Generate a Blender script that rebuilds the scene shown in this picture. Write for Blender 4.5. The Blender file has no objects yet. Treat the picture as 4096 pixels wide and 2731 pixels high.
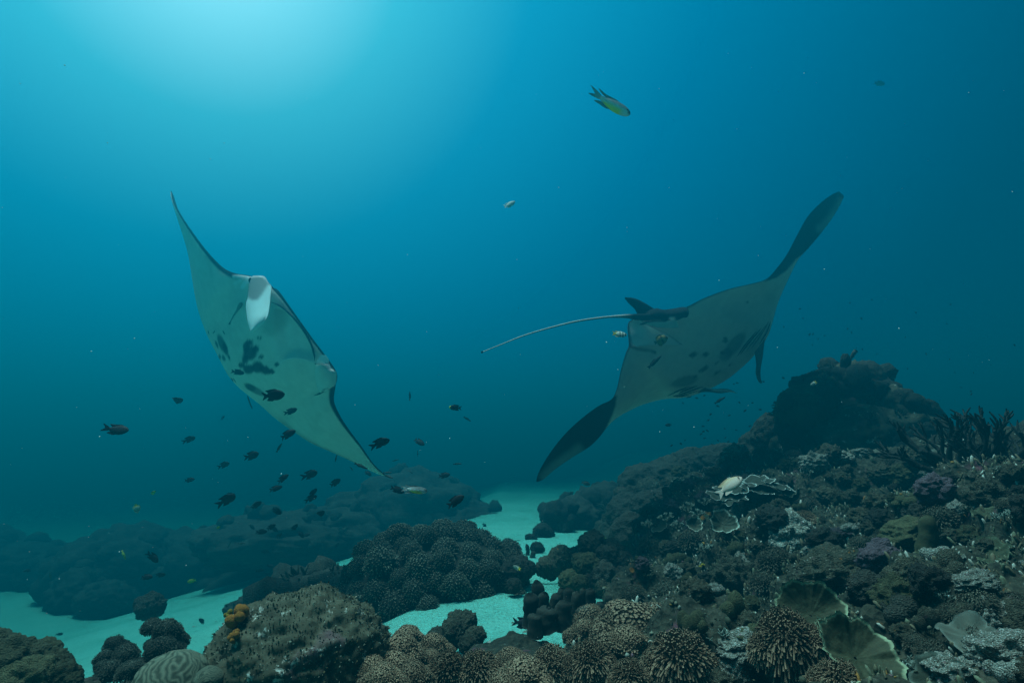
import bpy, math, random
import numpy as np
from mathutils import Vector, Matrix

S = bpy.context.scene
C = S.collection
RAD = math.radians

# ------------------------------------------------------------------ camera
PITCH = 9.4
CAM_H = 1.05
cam = bpy.data.cameras.new('camera')
cam_ob = bpy.data.objects.new('camera', cam)
C.objects.link(cam_ob)
S.camera = cam_ob
cam.sensor_width = 36.0
cam.lens = 20.0
cam.clip_start = 0.02
cam.clip_end = 400.0
cam_ob.location = (0, 0, CAM_H)
cam_ob.rotation_euler = (RAD(90 + PITCH), 0, 0)
FPX = 4096 * 20 / 36.0
CP, SP = math.cos(RAD(PITCH)), math.sin(RAD(PITCH))


def at(sx, sy, d):
    """point at photograph pixel (sx, sy) and depth d metres"""
    x = (sx - 2048) / FPX * d
    v = -(sy - 1365.5) / FPX * d
    return np.array([x, d * CP - v * SP, CAM_H + d * SP + v * CP])


def D(x, y):
    return (x * 4096 / 2352.0, y * 4096 / 2352.0)


def atD(x, y, d):
    return at(*D(x, y), d)


def to_px(P):
    """photograph pixels of world points (n,3)"""
    P = np.asarray(P, float)
    x, y, z = P[..., 0], P[..., 1], P[..., 2] - CAM_H
    d = y * CP + z * SP
    v = -y * SP + z * CP
    return 2048 + x / d * FPX, 1365.5 - v / d * FPX, d


# ------------------------------------------------------------------ world, sun, exposure
GLOW = at(*D(490, -190), 1.0) - np.array([0, 0, CAM_H])
GLOW = Vector(GLOW).normalized()
W = bpy.data.worlds.new('World')
S.world = W
W.use_nodes = True
nt = W.node_tree
bg = nt.nodes['Background']
tc = nt.nodes.new('ShaderNodeTexCoord')
dot = nt.nodes.new('ShaderNodeVectorMath')
dot.operation = 'DOT_PRODUCT'
dot.inputs[1].default_value = GLOW
nt.links.new(tc.outputs['Generated'], dot.inputs[0])
ac = nt.nodes.new('ShaderNodeMath')
ac.operation = 'ARCCOSINE'
nt.links.new(dot.outputs['Value'], ac.inputs[0])
mr = nt.nodes.new('ShaderNodeMapRange')
mr.inputs[2].default_value = math.pi
nt.links.new(ac.outputs[0], mr.inputs[0])
cr = nt.nodes.new('ShaderNodeValToRGB')
nt.links.new(mr.outputs[0], cr.inputs[0])
el = cr.color_ramp.elements
while len(el) > 1:
    el.remove(el[-1])
for i, (a, c) in enumerate([(0, (1.0, 1.62, 1.85)), (6, (.60, 1.36, 1.58)), (14, (.13, .80, 1.06)), (25, (.012, .40, .76)),
                            (40, (0, .21, .50)), (65, (0, .06, .17)), (100, (0, .022, .06)), (180, (0, .014, .026))]):
    e = el[0] if i == 0 else el.new(a / 180)
    e.position = a / 180
    e.color = (*c, 1)
nt.links.new(cr.outputs[0], bg.inputs[0])
bg.inputs[1].default_value = .52

sl = bpy.data.lights.new('sun', 'SUN')
sun = bpy.data.objects.new('sun', sl)
C.objects.link(sun)
sl.energy = 5.0
sl.angle = RAD(24)
sl.color = (.72, .96, .98)
SUN_DIR = Vector((-.25, .08, 1)).normalized()
sun.rotation_euler = SUN_DIR.to_track_quat('Z', 'Y').to_euler()

S.view_settings.view_transform = 'Standard'
S.view_settings.look = 'None'
S.view_settings.gamma = 1.0
S.view_settings.exposure = 0.32
S.view_settings.use_curve_mapping = False
S.cycles.use_denoising = True
S.cycles.volume_bounces = 0
S.cycles.max_bounces = 5

rnd = random.Random(7)
nprng = np.random.default_rng(11)


# ------------------------------------------------------------------ noise
def _hash(ix, iy, iz, seed):
    h = (ix.astype(np.uint32) * np.uint32(374761393) + iy.astype(np.uint32) * np.uint32(668265263)
         + iz.astype(np.uint32) * np.uint32(2147483647 - 58) + np.uint32((seed * 974634173 + 12345) & 0xffffffff))
    h = (h ^ (h >> np.uint32(13))) * np.uint32(1274126177)
    h = (h ^ (h >> np.uint32(15))) * np.uint32(2246822519)
    h = h ^ (h >> np.uint32(16))
    return h.astype(np.float64) / 4294967295.0


def vnoise(p, seed=0):
    p = np.asarray(p, float)
    i = np.floor(p).astype(np.int64)
    f = p - i
    u = f * f * f * (f * (f * 6 - 15) + 10)
    out = np.zeros(len(p))
    for dx in (0, 1):
        for dy in (0, 1):
            for dz in (0, 1):
                w = (u[:, 0] if dx else 1 - u[:, 0]) * (u[:, 1] if dy else 1 - u[:, 1]) * (u[:, 2] if dz else 1 - u[:, 2])
                out += w * _hash(i[:, 0] + dx, i[:, 1] + dy, i[:, 2] + dz, seed)
    return out * 2 - 1


def fbm(p, octaves=4, seed=0, gain=.5, lac=2.03, ridged=False):
    p = np.asarray(p, float)
    a, s, out = 1.0, 0.0, np.zeros(len(p))
    for o in range(octaves):
        n = vnoise(p, seed + o * 17)
        if ridged:
            n = 1 - 2 * np.abs(n)
        out += a * n
        s += a
        a *= gain
        p = p * lac + 3.7
    return out / s


def worley(p, seed=0):
    """distance to the nearest jittered point"""
    p = np.asarray(p, float)
    i = np.floor(p).astype(np.int64)
    best = np.full(len(p), 9.0)
    for dx in (-1, 0, 1):
        for dy in (-1, 0, 1):
            for dz in (-1, 0, 1):
                c = i + np.array([dx, dy, dz])
                q = np.stack([c[:, k] + _hash(c[:, 0], c[:, 1], c[:, 2], seed + 31 * k + 1) for k in range(3)], 1)
                best = np.minimum(best, ((q - p) ** 2).sum(1))
    return np.sqrt(best)


def smooth(a, b, x):
    t = np.clip((np.asarray(x, float) - a) / (b - a), 0, 1)
    return t * t * (3 - 2 * t)


# ------------------------------------------------------------------ meshes
def mesh(name, V, faces, material, col=None, smooth_shade=True):
    """faces: list of int arrays (n,3) or (n,4)"""
    V = np.asarray(V, np.float32)
    if isinstance(faces, np.ndarray):
        faces = [faces]
    faces = [np.asarray(f, np.int32) for f in faces if len(f)]
    me = bpy.data.meshes.new(name)
    me.vertices.add(len(V))
    me.vertices.foreach_set('co', V.ravel())
    loops = np.concatenate([f.ravel() for f in faces])
    sizes = np.concatenate([np.full(len(f), f.shape[1], np.int32) for f in faces])
    me.loops.add(len(loops))
    me.loops.foreach_set('vertex_index', loops)
    me.polygons.add(len(sizes))
    me.polygons.foreach_set('loop_start', np.concatenate([[0], np.cumsum(sizes)[:-1]]).astype(np.int32))
    me.polygons.foreach_set('use_smooth', np.full(len(sizes), smooth_shade))
    me.update(calc_edges=True)
    me.validate()
    if material is not None:
        me.materials.append(material)
    if col is not None:
        col = np.asarray(col, np.float32)
        if col.ndim == 1:
            col = np.stack([col] * 3, 1)
        a = me.color_attributes.new('col', 'FLOAT_COLOR', 'POINT')
        a.data.foreach_set('color', np.concatenate([col, np.ones((len(col), 1), np.float32)], 1).ravel())
    return me


class MB:
    """collects pieces into one mesh"""

    def __init__(self):
        self.V, self.F3, self.F4, self.c, self.n = [], [], [], [], 0

    def add(self, V, faces, col=None):
        V = np.asarray(V, float)
        if isinstance(faces, np.ndarray):
            faces = [faces]
        for f in faces:
            f = np.asarray(f, np.int64)
            if len(f):
                (self.F3 if f.shape[1] == 3 else self.F4).append(f + self.n)
        if col is None:
            col = np.zeros((len(V), 3))
        col = np.asarray(col, float)
        if col.ndim == 1:
            col = np.stack([col] * 3, 1) if len(col) == len(V) else np.tile(col, (len(V), 1))
        self.V.append(V)
        self.c.append(col)
        self.n += len(V)
        return self

    def arrays(self):
        F = []
        if self.F3:
            F.append(np.concatenate(self.F3))
        if self.F4:
            F.append(np.concatenate(self.F4))
        return np.concatenate(self.V), F, np.concatenate(self.c)

    def mesh(self, name, material, origin=None, smooth_shade=True):
        V, F, c = self.arrays()
        if origin is not None:
            V = V - np.asarray(origin)
        return mesh(name, V, F, material, c, smooth_shade)


def obj(name, me, parent=None, loc=None):
    o = bpy.data.objects.new(name, me)
    C.objects.link(o)
    if parent is not None:
        o.parent = parent
    if loc is not None:
        o.location = loc
    return o


def tag(o, label=None, cat=None, group=None, kind=None):
    if label:
        o['label'] = label
    if cat:
        o['category'] = cat
    if group:
        o['group'] = group
    if kind:
        o['kind'] = kind
    return o


def thing(name, label, cat, loc=(0, 0, 0), group=None):
    o = bpy.data.objects.new(name, None)
    o.empty_display_size = .05
    C.objects.link(o)
    o.location = loc
    return tag(o, label, cat, group)


def copy_tree(o):
    c = o.copy()
    C.objects.link(c)
    for ch in list(o.children):
        k = ch.copy()
        C.objects.link(k)
        k.parent = c
        for g in ch.children:
            q = g.copy()
            C.objects.link(q)
            q.parent = k
    return c


_ico = {}


def ico(level):
    if level not in _ico:
        import bmesh
        bm = bmesh.new()
        bmesh.ops.create_icosphere(bm, subdivisions=level, radius=1.0)
        bm.verts.ensure_lookup_table()
        V = np.array([v.co[:] for v in bm.verts])
        F = np.array([[v.index for v in f.verts] for f in bm.faces])
        bm.free()
        _ico[level] = (V / np.linalg.norm(V, axis=1, keepdims=True), F)
    V, F = _ico[level]
    return V.copy(), F.copy()


def grid_faces(nu, nv, close_u=False, close_v=False):
    iu = np.arange(nu if close_u else nu - 1)
    iv = np.arange(nv if close_v else nv - 1)
    a, b = np.meshgrid(iu, iv, indexing='ij')
    a, b = a.ravel(), b.ravel()
    a2, b2 = (a + 1) % nu, (b + 1) % nv
    return np.stack([a * nv + b, a2 * nv + b, a2 * nv + b2, a * nv + b2], 1)


def unit(v):
    v = np.asarray(v, float)
    return v / (np.linalg.norm(v, axis=-1, keepdims=True) + 1e-12)


def catmull(P, n):
    """n samples of a Catmull-Rom curve through P (m,k)"""
    P = np.asarray(P, float)
    if P.ndim == 1:
        P = P[:, None]
    m = len(P)
    t = np.linspace(0, m - 1, n)
    i = np.clip(np.floor(t).astype(int), 0, m - 2)
    f = (t - i)[:, None]
    p1, p2 = P[i], P[i + 1]
    p0 = np.where((i > 0)[:, None], P[np.maximum(i - 1, 0)], 2 * p1 - p2)
    p3 = np.where((i < m - 2)[:, None], P[np.minimum(i + 2, m - 1)], 2 * p2 - p1)
    return .5 * ((2 * p1) + (-p0 + p2) * f + (2 * p0 - 5 * p1 + 4 * p2 - p3) * f ** 2 + (-p0 + 3 * p1 - 3 * p2 + p3) * f ** 3)


def tube(P, R, sides=8, cap=True):
    P = np.asarray(P, float)
    n = len(P)
    R = np.broadcast_to(np.asarray(R, float), (n,))
    T = unit(np.gradient(P, axis=0))
    ref = np.array([0, 0, 1.0]) if abs(T[:, 2]).mean() < .8 else np.array([1.0, 0, 0])
    A = unit(np.cross(T, ref))
    B = np.cross(T, A)
    th = np.arange(sides) * 2 * math.pi / sides
    V = P[:, None] + R[:, None, None] * (A[:, None] * np.cos(th)[None, :, None] + B[:, None] * np.sin(th)[None, :, None])
    V = V.reshape(-1, 3)
    F = [grid_faces(n, sides, close_v=True)]
    if cap:
        V = np.concatenate([V, P[:1], P[-1:]])
        k = np.arange(sides)
        k2 = (k + 1) % sides
        F.append(np.stack([np.full(sides, n * sides), k2, k], 1))
        F.append(np.stack([np.full(sides, n * sides + 1), (n - 1) * sides + k, (n - 1) * sides + k2], 1))
    return V, F


# ------------------------------------------------------------------ materials
def _new(name):
    m = bpy.data.materials.new(name)
    m.use_nodes = True
    n = m.node_tree
    b = n.nodes['Principled BSDF']
    b.inputs['Roughness'].default_value = .85
    b.inputs['Specular IOR Level'].default_value = .2
    return m, n, b


def _noise(n, scale, detail=5, rough=.6, coord='Object'):
    t = n.nodes.new('ShaderNodeTexCoord')
    x = n.nodes.new('ShaderNodeTexNoise')
    x.inputs['Scale'].default_value = scale
    x.inputs['Detail'].default_value = detail
    x.inputs['Roughness'].default_value = rough
    i = n.nodes.new('ShaderNodeObjectInfo')
    k = n.nodes.new('ShaderNodeVectorMath')
    k.operation = 'MULTIPLY_ADD'
    k.inputs[1].default_value = (37, 23, 51)
    n.links.new(i.outputs['Random'], k.inputs[0])
    n.links.new(t.outputs[coord], k.inputs[2])
    n.links.new(k.outputs[0], x.inputs['Vector'])
    return x


def _mix(n, fac, a, b, mode='MIX'):
    x = n.nodes.new('ShaderNodeMix')
    x.data_type = 'RGBA'
    x.blend_type = mode
    for k, v in ((0, fac), (6, a), (7, b)):
        if hasattr(v, 'links'):
            n.links.new(v, x.inputs[k])
        elif isinstance(v, (int, float)):
            x.inputs[k].default_value = v
        else:
            x.inputs[k].default_value = (*v, 1)
    return x.outputs[2]


def _ramp(n, fac, stops):
    r = n.nodes.new('ShaderNodeValToRGB')
    n.links.new(fac, r.inputs[0])
    e = r.color_ramp.elements
    while len(e) > 1:
        e.remove(e[-1])
    for i, (p, c) in enumerate(stops):
        k = e[0] if i == 0 else e.new(p)
        k.position = p
        k.color = (*c, 1) if not isinstance(c, (int, float)) else (c, c, c, 1)
    return r.outputs[0]


def _bump(n, b, height, dist, strength=1.0):
    x = n.nodes.new('ShaderNodeBump')
    x.inputs['Distance'].default_value = dist
    x.inputs['Strength'].default_value = strength
    n.links.new(height, x.inputs['Height'])
    n.links.new(x.outputs[0], b.inputs['Normal'])


def mat_attr(name, var=.35, scale=30, bump=.003, rough=.8, spec=.2, bscale=None, vary=0.0, thin=0.0):
    """base colour from the thing's own markings (attribute col), broken up by noise"""
    m, n, b = _new(name)
    a = n.nodes.new('ShaderNodeAttribute')
    a.attribute_name = 'col'
    x = _noise(n, scale)
    g = _ramp(n, x.outputs[0], [(.25, 1 - var), (.75, 1 + var)])
    oi = n.nodes.new('ShaderNodeObjectInfo')
    cc = _mix(n, 1.0, a.outputs['Color'], g, 'MULTIPLY')
    cc = _mix(n, 1.0, cc, _ramp(n, oi.outputs['Random'], [(0, 1 - vary), (1, 1 + vary)]), 'MULTIPLY')
    n.links.new(cc, b.inputs['Base Color'])
    if thin:
        t = n.nodes.new('ShaderNodeBsdfTranslucent')
        n.links.new(cc, t.inputs['Color'])
        m_ = n.nodes.new('ShaderNodeMixShader')
        m_.inputs[0].default_value = thin
        n.links.new(b.outputs[0], m_.inputs[1])
        n.links.new(t.outputs[0], m_.inputs[2])
        n.links.new(m_.outputs[0], n.nodes['Material Output'].inputs['Surface'])
    b.inputs['Roughness'].default_value = rough
    b.inputs['Specular IOR Level'].default_value = spec
    if bump:
        y = _noise(n, bscale or scale * 2.2, 4)
        _bump(n, b, y.outputs[0], bump)
    return m


def mat_coral(name, stops, scale=14, fine=70, bump=.006, spots=None, pale=None):
    """patchy crust: colour ramp over two noises, optional coloured patches and pale growth on it"""
    m, n, b = _new(name)
    x = _noise(n, scale, 6, .65)
    y = _noise(n, fine, 5, .7)
    f = n.nodes.new('ShaderNodeMath')
    f.operation = 'MULTIPLY_ADD'
    f.inputs[1].default_value = .55
    n.links.new(y.outputs[0], f.inputs[0])
    g = n.nodes.new('ShaderNodeMath')
    g.operation = 'MULTIPLY'
    g.inputs[1].default_value = .45
    n.links.new(x.outputs[0], g.inputs[0])
    n.links.new(g.outputs[0], f.inputs[2])
    c = _ramp(n, f.outputs[0], stops)
    oi = n.nodes.new('ShaderNodeObjectInfo')
    for k, (sc, lo, hi, colr) in enumerate(spots or []):
        z = _noise(n, sc, 4, .6)
        z.noise_dimensions = '4D'
        z.inputs['W'].default_value = 3.3 * k + 1.7
        c = _mix(n, _ramp(n, z.outputs[0], [(lo, 0.0), (hi, 1.0)]), c, colr)
    if pale:
        z = _noise(n, fine * .7, 6, .75)
        c = _mix(n, _ramp(n, z.outputs[0], [(pale[0], 0.0), (pale[0] + .07, 1.0)]), c, pale[1])
    v = _ramp(n, oi.outputs['Random'], [(0, .7), (1, 1.25)])
    c = _mix(n, 1.0, c, v, 'MULTIPLY')
    n.links.new(c, b.inputs['Base Color'])
    w = n.nodes.new('ShaderNodeTexVoronoi')
    w.inputs['Scale'].default_value = fine * .8
    t = n.nodes.new('ShaderNodeTexCoord')
    n.links.new(t.outputs['Object'], w.inputs['Vector'])
    h = n.nodes.new('ShaderNodeMath')
    h.operation = 'ADD'
    n.links.new(w.outputs['Distance'], h.inputs[0])
    n.links.new(f.outputs[0], h.inputs[1])
    _bump(n, b, h.outputs[0], bump)
    return m


def mat_sand():
    m, n, b = _new('sand')
    x = _noise(n, 1.3, 6, .6)
    y = _noise(n, 60, 5, .7)
    c = _ramp(n, x.outputs[0], [(.3, (.15, .54, .42)), (.55, (.20, .65, .52)), (.75, (.25, .71, .58))])
    g = _ramp(n, y.outputs[0], [(.36, .50), (.47, .95), (.64, 1.08)])
    c = _mix(n, .75, c, g, 'MULTIPLY')
    n.links.new(c, b.inputs['Base Color'])
    z = _noise(n, 9, 8, .72)
    _bump(n, b, z.outputs[0], .07, 1.0)
    return m


M = dict(
    sand=mat_sand(),
    manta=mat_attr('manta_skin', .10, 14, .0015, .9, .04, 60),
    fish=mat_attr('fish_scales', .15, 60, .0, .6, .08),
    flap=mat_attr('head_fin_skin', .06, 14, .001, .8, .1, 60, 0, .3),
    polyp=mat_attr('polyp_flesh', .25, 25, 0, .8, .12, None, .22),
    soft=mat_attr('coral_flesh', .3, 40, .002, .75, .2),
    reef=mat_coral('reef_crust', [(.30, (.009, .010, .006)), (.45, (.026, .024, .014)), (.56, (.055, .05, .03)), (.68, (.12, .11, .08))], 7, 48, .012,
                   [(5, .60, .68, (.15, .05, .07)), (9, .66, .70, (.28, .10, .015))], (.63, (.34, .34, .29))),
    rock=mat_coral('coral_rock', [(.30, (.010, .011, .007)), (.46, (.040, .036, .020)), (.58, (.085, .075, .046)), (.70, (.16, .15, .11))], 3.6, 19, .006,
                   [(2.6, .62, .70, (.11, .06, .066)), (3.5, .66, .70, (.34, .13, .02))], (.60, (.46, .46, .39))),
    pale=mat_coral('pale_crust', [(.30, (.025, .024, .016)), (.45, (.11, .105, .075)), (.6, (.30, .295, .24))], 3.5, 18, .006,
                   [(2.5, .62, .68, (.25, .12, .14))], (.54, (.66, .66, .58))),
    olive=mat_coral('olive_crust', [(.30, (.02, .023, .009)), (.5, (.06, .058, .026)), (.65, (.12, .112, .055))], 4.5, 24, .005, None, (.66, (.30, .30, .20))),
    dark=mat_coral('dark_crust', [(.30, (.010, .011, .008)), (.5, (.03, .028, .02)), (.7, (.08, .074, .055))], 3, 16, .008, None, (.68, (.22, .22, .17))),
    purple=mat_coral('purple_crust', [(.3, (.03, .02, .024)), (.5, (.085, .055, .066)), (.7, (.18, .14, .15))], 4, 20, .005, None, (.66, (.4, .37, .35))),
    orange=mat_coral('orange_sponge', [(.3, (.16, .05, .008)), (.5, (.42, .16, .02)), (.7, (.60, .30, .05))], 5, 22, .004),
    yellow=mat_coral('yellow_sponge', [(.3, (.24, .15, .01)), (.5, (.55, .38, .03)), (.7, (.75, .58, .08))], 5, 22, .004),
)

# ------------------------------------------------------------------ seabed
def sand_z(x, y):
    x, y = np.asarray(x, float), np.asarray(y, float)
    z = np.where(x < 0, .24 * np.maximum(x, -7) * smooth(0, 1.5, -x), 0) + 1.0 * smooth(6, 13, x) * smooth(2, 6, y)
    p = np.stack([x * .55, y * .55, np.zeros_like(x)], -1).reshape(-1, 3)
    z = z - .062 * np.maximum(y - 4.3, 0) * smooth(4.3, 6.5, y) * (1 - .6 * smooth(3, 16, x)) + .10 * fbm(p, 3, 5).reshape(x.shape) * smooth(1.5, 4, y)
    return z


def ground(sx, sy):
    """where the ray through photograph pixel (sx, sy) meets the sand"""
    lo, hi = .6, 60.0
    for _ in range(60):
        d = .5 * (lo + hi)
        p = at(sx, sy, d)
        if p[2] > float(sand_z(p[0], p[1])):
            lo = d
        else:
            hi = d
    return at(sx, sy, lo), lo


xs = np.concatenate([np.linspace(-45, -7, 30), np.linspace(-6.8, 7, 290), np.linspace(7.3, 45, 30)])
ys = np.concatenate([np.linspace(-12, .3, 14), np.linspace(.5, 8, 230), np.linspace(8.1, 16, 90), np.linspace(16.5, 60, 40)])
X, Y = np.meshgrid(xs, ys, indexing='ij')
Z = sand_z(X, Y)
p3 = np.stack([X, Y, np.zeros_like(X)], -1).reshape(-1, 3)
rip = fbm(p3 * np.array([3.2, 5.5, 1]), 3, 21).reshape(X.shape) * .030 + fbm(p3 * np.array([12, 16, 1]), 2, 33).reshape(X.shape) * .006
Z = Z + rip * smooth(0, 1, 1 - np.abs(X) / 12)
V = np.stack([X, Y, Z], -1).reshape(-1, 3)
tag(obj('sand', mesh('sand', V, grid_faces(len(xs), len(ys)), M['sand'])), kind='structure')


# ---- reef slope on the right: thin-plate surface through surveyed points, then rough relief
def tps_fit(P, Zc, reg=1e-4):
    n = len(P)
    r2 = ((P[:, None] - P[None]) ** 2).sum(-1)
    K = np.where(r2 > 0, r2 * np.log(np.maximum(r2, 1e-12)), 0) + reg * np.eye(n)
    Q = np.concatenate([np.ones((n, 1)), P], 1)
    A = np.block([[K, Q], [Q.T, np.zeros((3, 3))]])
    return np.linalg.solve(A, np.concatenate([Zc, np.zeros(3)]))


def tps_eval(P, w, X):
    out = np.zeros(len(X))
    for s in range(0, len(X), 20000):
        x = X[s:s + 20000]
        r2 = ((x[:, None] - P[None]) ** 2).sum(-1)
        K = np.where(r2 > 0, r2 * np.log(np.maximum(r2, 1e-12)), 0)
        out[s:s + 20000] = K @ w[:len(P)] + w[-3] + x @ w[-2:]
    return out


SL = [(850, 1620, 1.62), (1080, 1620, 1.62), (1300, 1620, 1.62), (1650, 1620, 1.40), (2000, 1620, 1.18), (2352, 1620, 1.02), (2700, 1600, .95),
      (960, 1545, 1.90), (1120, 1530, 2.0), (1270, 1530, 2.05), (1400, 1450, 2.35), (1550, 1500, 1.9), (1750, 1500, 1.72), (2000, 1500, 1.5), (2300, 1500, 1.28),
      (1500, 1420, 2.45), (1700, 1405, 2.3), (1900, 1385, 2.1), (2100, 1350, 1.9), (2330, 1350, 1.6), (2700, 1350, 1.4),
      (1500, 1300, 3.2), (1620, 1290, 3.0), (1850, 1240, 2.85), (2050, 1230, 2.5), (2330, 1190, 2.1), (2700, 1150, 1.9),
      (1500, 1195, 4.5), (1600, 1160, 4.2), (1800, 1130, 3.8), (2000, 1110, 3.5), (2200, 1110, 2.9), (2350, 1095, 2.6), (2700, 1050, 2.4),
      (1450, 1140, 6.3), (1500, 1100, 6.6), (1650, 1075, 6.1), (1780, 1050, 5.6), (1950, 1060, 4.8), (2100, 1050, 4.3), (2250, 1030, 3.8), (2350, 1030, 3.4)]
cp = [atD(x, y, d) for x, y, d in SL]
for x, y, dz in [(1445, 1335, -.05), (1452, 1270, -.05), (1405, 1215, -.05), (1400, 1310, -.35), (1400, 1392, -.14), (1440, 1365, -.12), (1370, 1372, -.25), (1340, 1395, -.25), (1300, 1400, -.35), (1310, 1430, -.2), (1200, 1430, -.35), (1320, 1250, -.4),
                 (1100, 1480, -.12), (1000, 1500, -.25), (900, 1480, -.3), (800, 1540, -.2), (1250, 1180, -.5), (1330, 1170, -.4)]:
    p, _ = ground(*D(x, y))
    cp.append(p + np.array([0, 0, dz]))
for x, y, z in [(1.2, 9.5, -.8), (3, 9, -.5), (4.6, 8.0, .0), (5.5, 6.5, .4), (-1, 8, -1.2), (-1.0, 5, -1), (6.5, 4, 1.1), (-1.2, 3.2, -.9), (-1.2, .6, -.4), (0, .2, .1), (3, .2, .9)]:
    cp.append(np.array([x, y, z]))
cp = np.array(cp)
WT = tps_fit(cp[:, :2], cp[:, 2])


def reef_base(x, y):
    return tps_eval(cp[:, :2], WT, np.stack([x, y], -1).reshape(-1, 2)).reshape(np.shape(x))


def relief(P):
    a = fbm(P * 2.3, 4, 61, .55)
    w1 = .5 - worley(P * 4.2, 71)
    w2 = .5 - worley(P * 9.5, 72)
    c = fbm(P * 17, 4, 62, .6)
    w0 = .52 - worley(P * 1.75 + .3, 70)
    return .30 * w0 + .17 * a + .15 * w1 + .085 * w2 + .045 * c


xs = np.linspace(-1.1, 6.0, 430)
ys = np.concatenate([np.linspace(.55, 3.2, 210), np.linspace(3.215, 9.2, 230)])
X, Y = np.meshgrid(xs, ys, indexing='ij')
Z = reef_base(X, Y)
P = np.stack([X, Y, Z], -1)
gx = np.gradient(Z, axis=0) / np.gradient(X, axis=0)
gy = np.gradient(Z, axis=1) / np.gradient(Y, axis=1)
Nn = unit(np.stack([-gx, -gy, np.ones_like(gx)], -1))
h = relief(P.reshape(-1, 3)).reshape(X.shape)
amp = smooth(.0, .25, Z - sand_z(X, Y) + .05) * .85 + .15
near = (.55 + .45 * smooth(.9, 2.6, Y)) * (1 - .8 * (1 - smooth(.35, .75, X)) * (1 - smooth(2.3, 2.7, Y)))
P = P + Nn * (h * amp * near)[..., None]
REEF = P.copy()
RX, RY = xs, ys
tag(obj('reef_slope', mesh('reef_slope', P.reshape(-1, 3), grid_faces(len(xs), len(ys)), M['reef'])), kind='structure')
RPX, RPY, RDD = to_px(REEF.reshape(-1, 3))


def reef_at(dx, dy, dmin=.5, dmax=9):
    """the nearest reef point seen at photograph position (dx, dy) of the 2352-wide view, with its normal"""
    sx, sy = D(dx, dy)
    k = (np.abs(RPX - sx) < 14) & (np.abs(RPY - sy) < 14) & (RDD > dmin) & (RDD < dmax)
    i = np.nonzero(k)[0]
    if len(i) == 0:
        i = np.argsort((RPX - sx) ** 2 + (RPY - sy) ** 2)[:6]
    j = i[np.argmin(RDD[i])]
    a, b = divmod(j, len(RY))
    return REEF.reshape(-1, 3)[j], Nn[a, b]


# ------------------------------------------------------------------ shape builders
def lump(seed, level=4, amp=.25, freq=1.6, bumps=.0, bfreq=4, fine=.05, squash=(1, 1, 1)):
    V, F = ico(level)
    o = np.array([seed * 3.1, seed * 1.7, seed * 2.3])
    r = 1 + amp * fbm(V * freq + o, 3, seed) + fine * fbm(V * 9 + o, 3, seed + 5, .6)
    if bumps:
        r = r + bumps * (.55 - worley(V * bfreq + o, seed + 9)) * 1.6
    return V * r[:, None] * np.array(squash), F


def knob_cluster(seed, n=9, level=3):
    """rounded knobs grown together"""
    g = random.Random(seed)
    mb = MB()
    for k in range(n):
        a = g.uniform(0, 6.28)
        rr = 0 if k == 0 else g.uniform(.35, .85)
        s = g.uniform(.28, .5)
        V, F = lump(seed * 13 + k, level, .15, 2.2, .06, 5, .05)
        c = np.array([math.cos(a) * rr, math.sin(a) * rr, g.uniform(.0, .55) * (1.1 - rr)])
        mb.add(V * s * np.array([1, 1, g.uniform(.8, 1.4)]) + c, F)
    return mb


def branches(seed, n_base=6, depth=4, length=.42, r0=.075, spread=.6, up=.5, sides=6, tipcol=(.5, .5, .4), bodycol=(.12, .1, .06), child=(2, 3)):
    """branching coral"""
    g = random.Random(seed)
    mb = MB()

    def grow(p, d, L, r, lev):
        q = p + d * L * .5 + np.array([g.uniform(-1, 1), g.uniform(-1, 1), g.uniform(-.5, 1)]) * L * .07
        e = p + d * L
        P = catmull(np.array([p, q, e]), 6)
        tip = lev == 0
        R = np.linspace(r, r * (.62 if not tip else .55), 6)
        if tip:
            R[-1] *= .6
        V, F = tube(P, R, sides)
        t = np.concatenate([np.repeat(np.linspace(0, 1, 6), sides), [0, 1]])
        mixf = (t ** 2)[:, None] if tip else np.zeros((len(V), 1))
        mb.add(V, F, np.array(bodycol) * (1 - mixf) + np.array(tipcol) * mixf)
        if lev:
            for _ in range(g.randint(*child)):
                dd = unit(d + spread * np.array([g.uniform(-1, 1), g.uniform(-1, 1), g.uniform(-.4, 1) * up + .1]))
                s = g.uniform(.55, 1.0)
                grow(p + d * L * s, dd, L * g.uniform(.6, .85), r * .72, lev - 1)

    for k in range(n_base):
        a = 6.283 * k / n_base + g.uniform(-.4, .4)
        t = g.uniform(.25, 1.0)
        grow(np.array([math.cos(a) * .12, math.sin(a) * .12, -.05]), unit(np.array([math.cos(a) * t, math.sin(a) * t, g.uniform(.45, 1.1)])), length, r0, depth - 1)
    return mb


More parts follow.
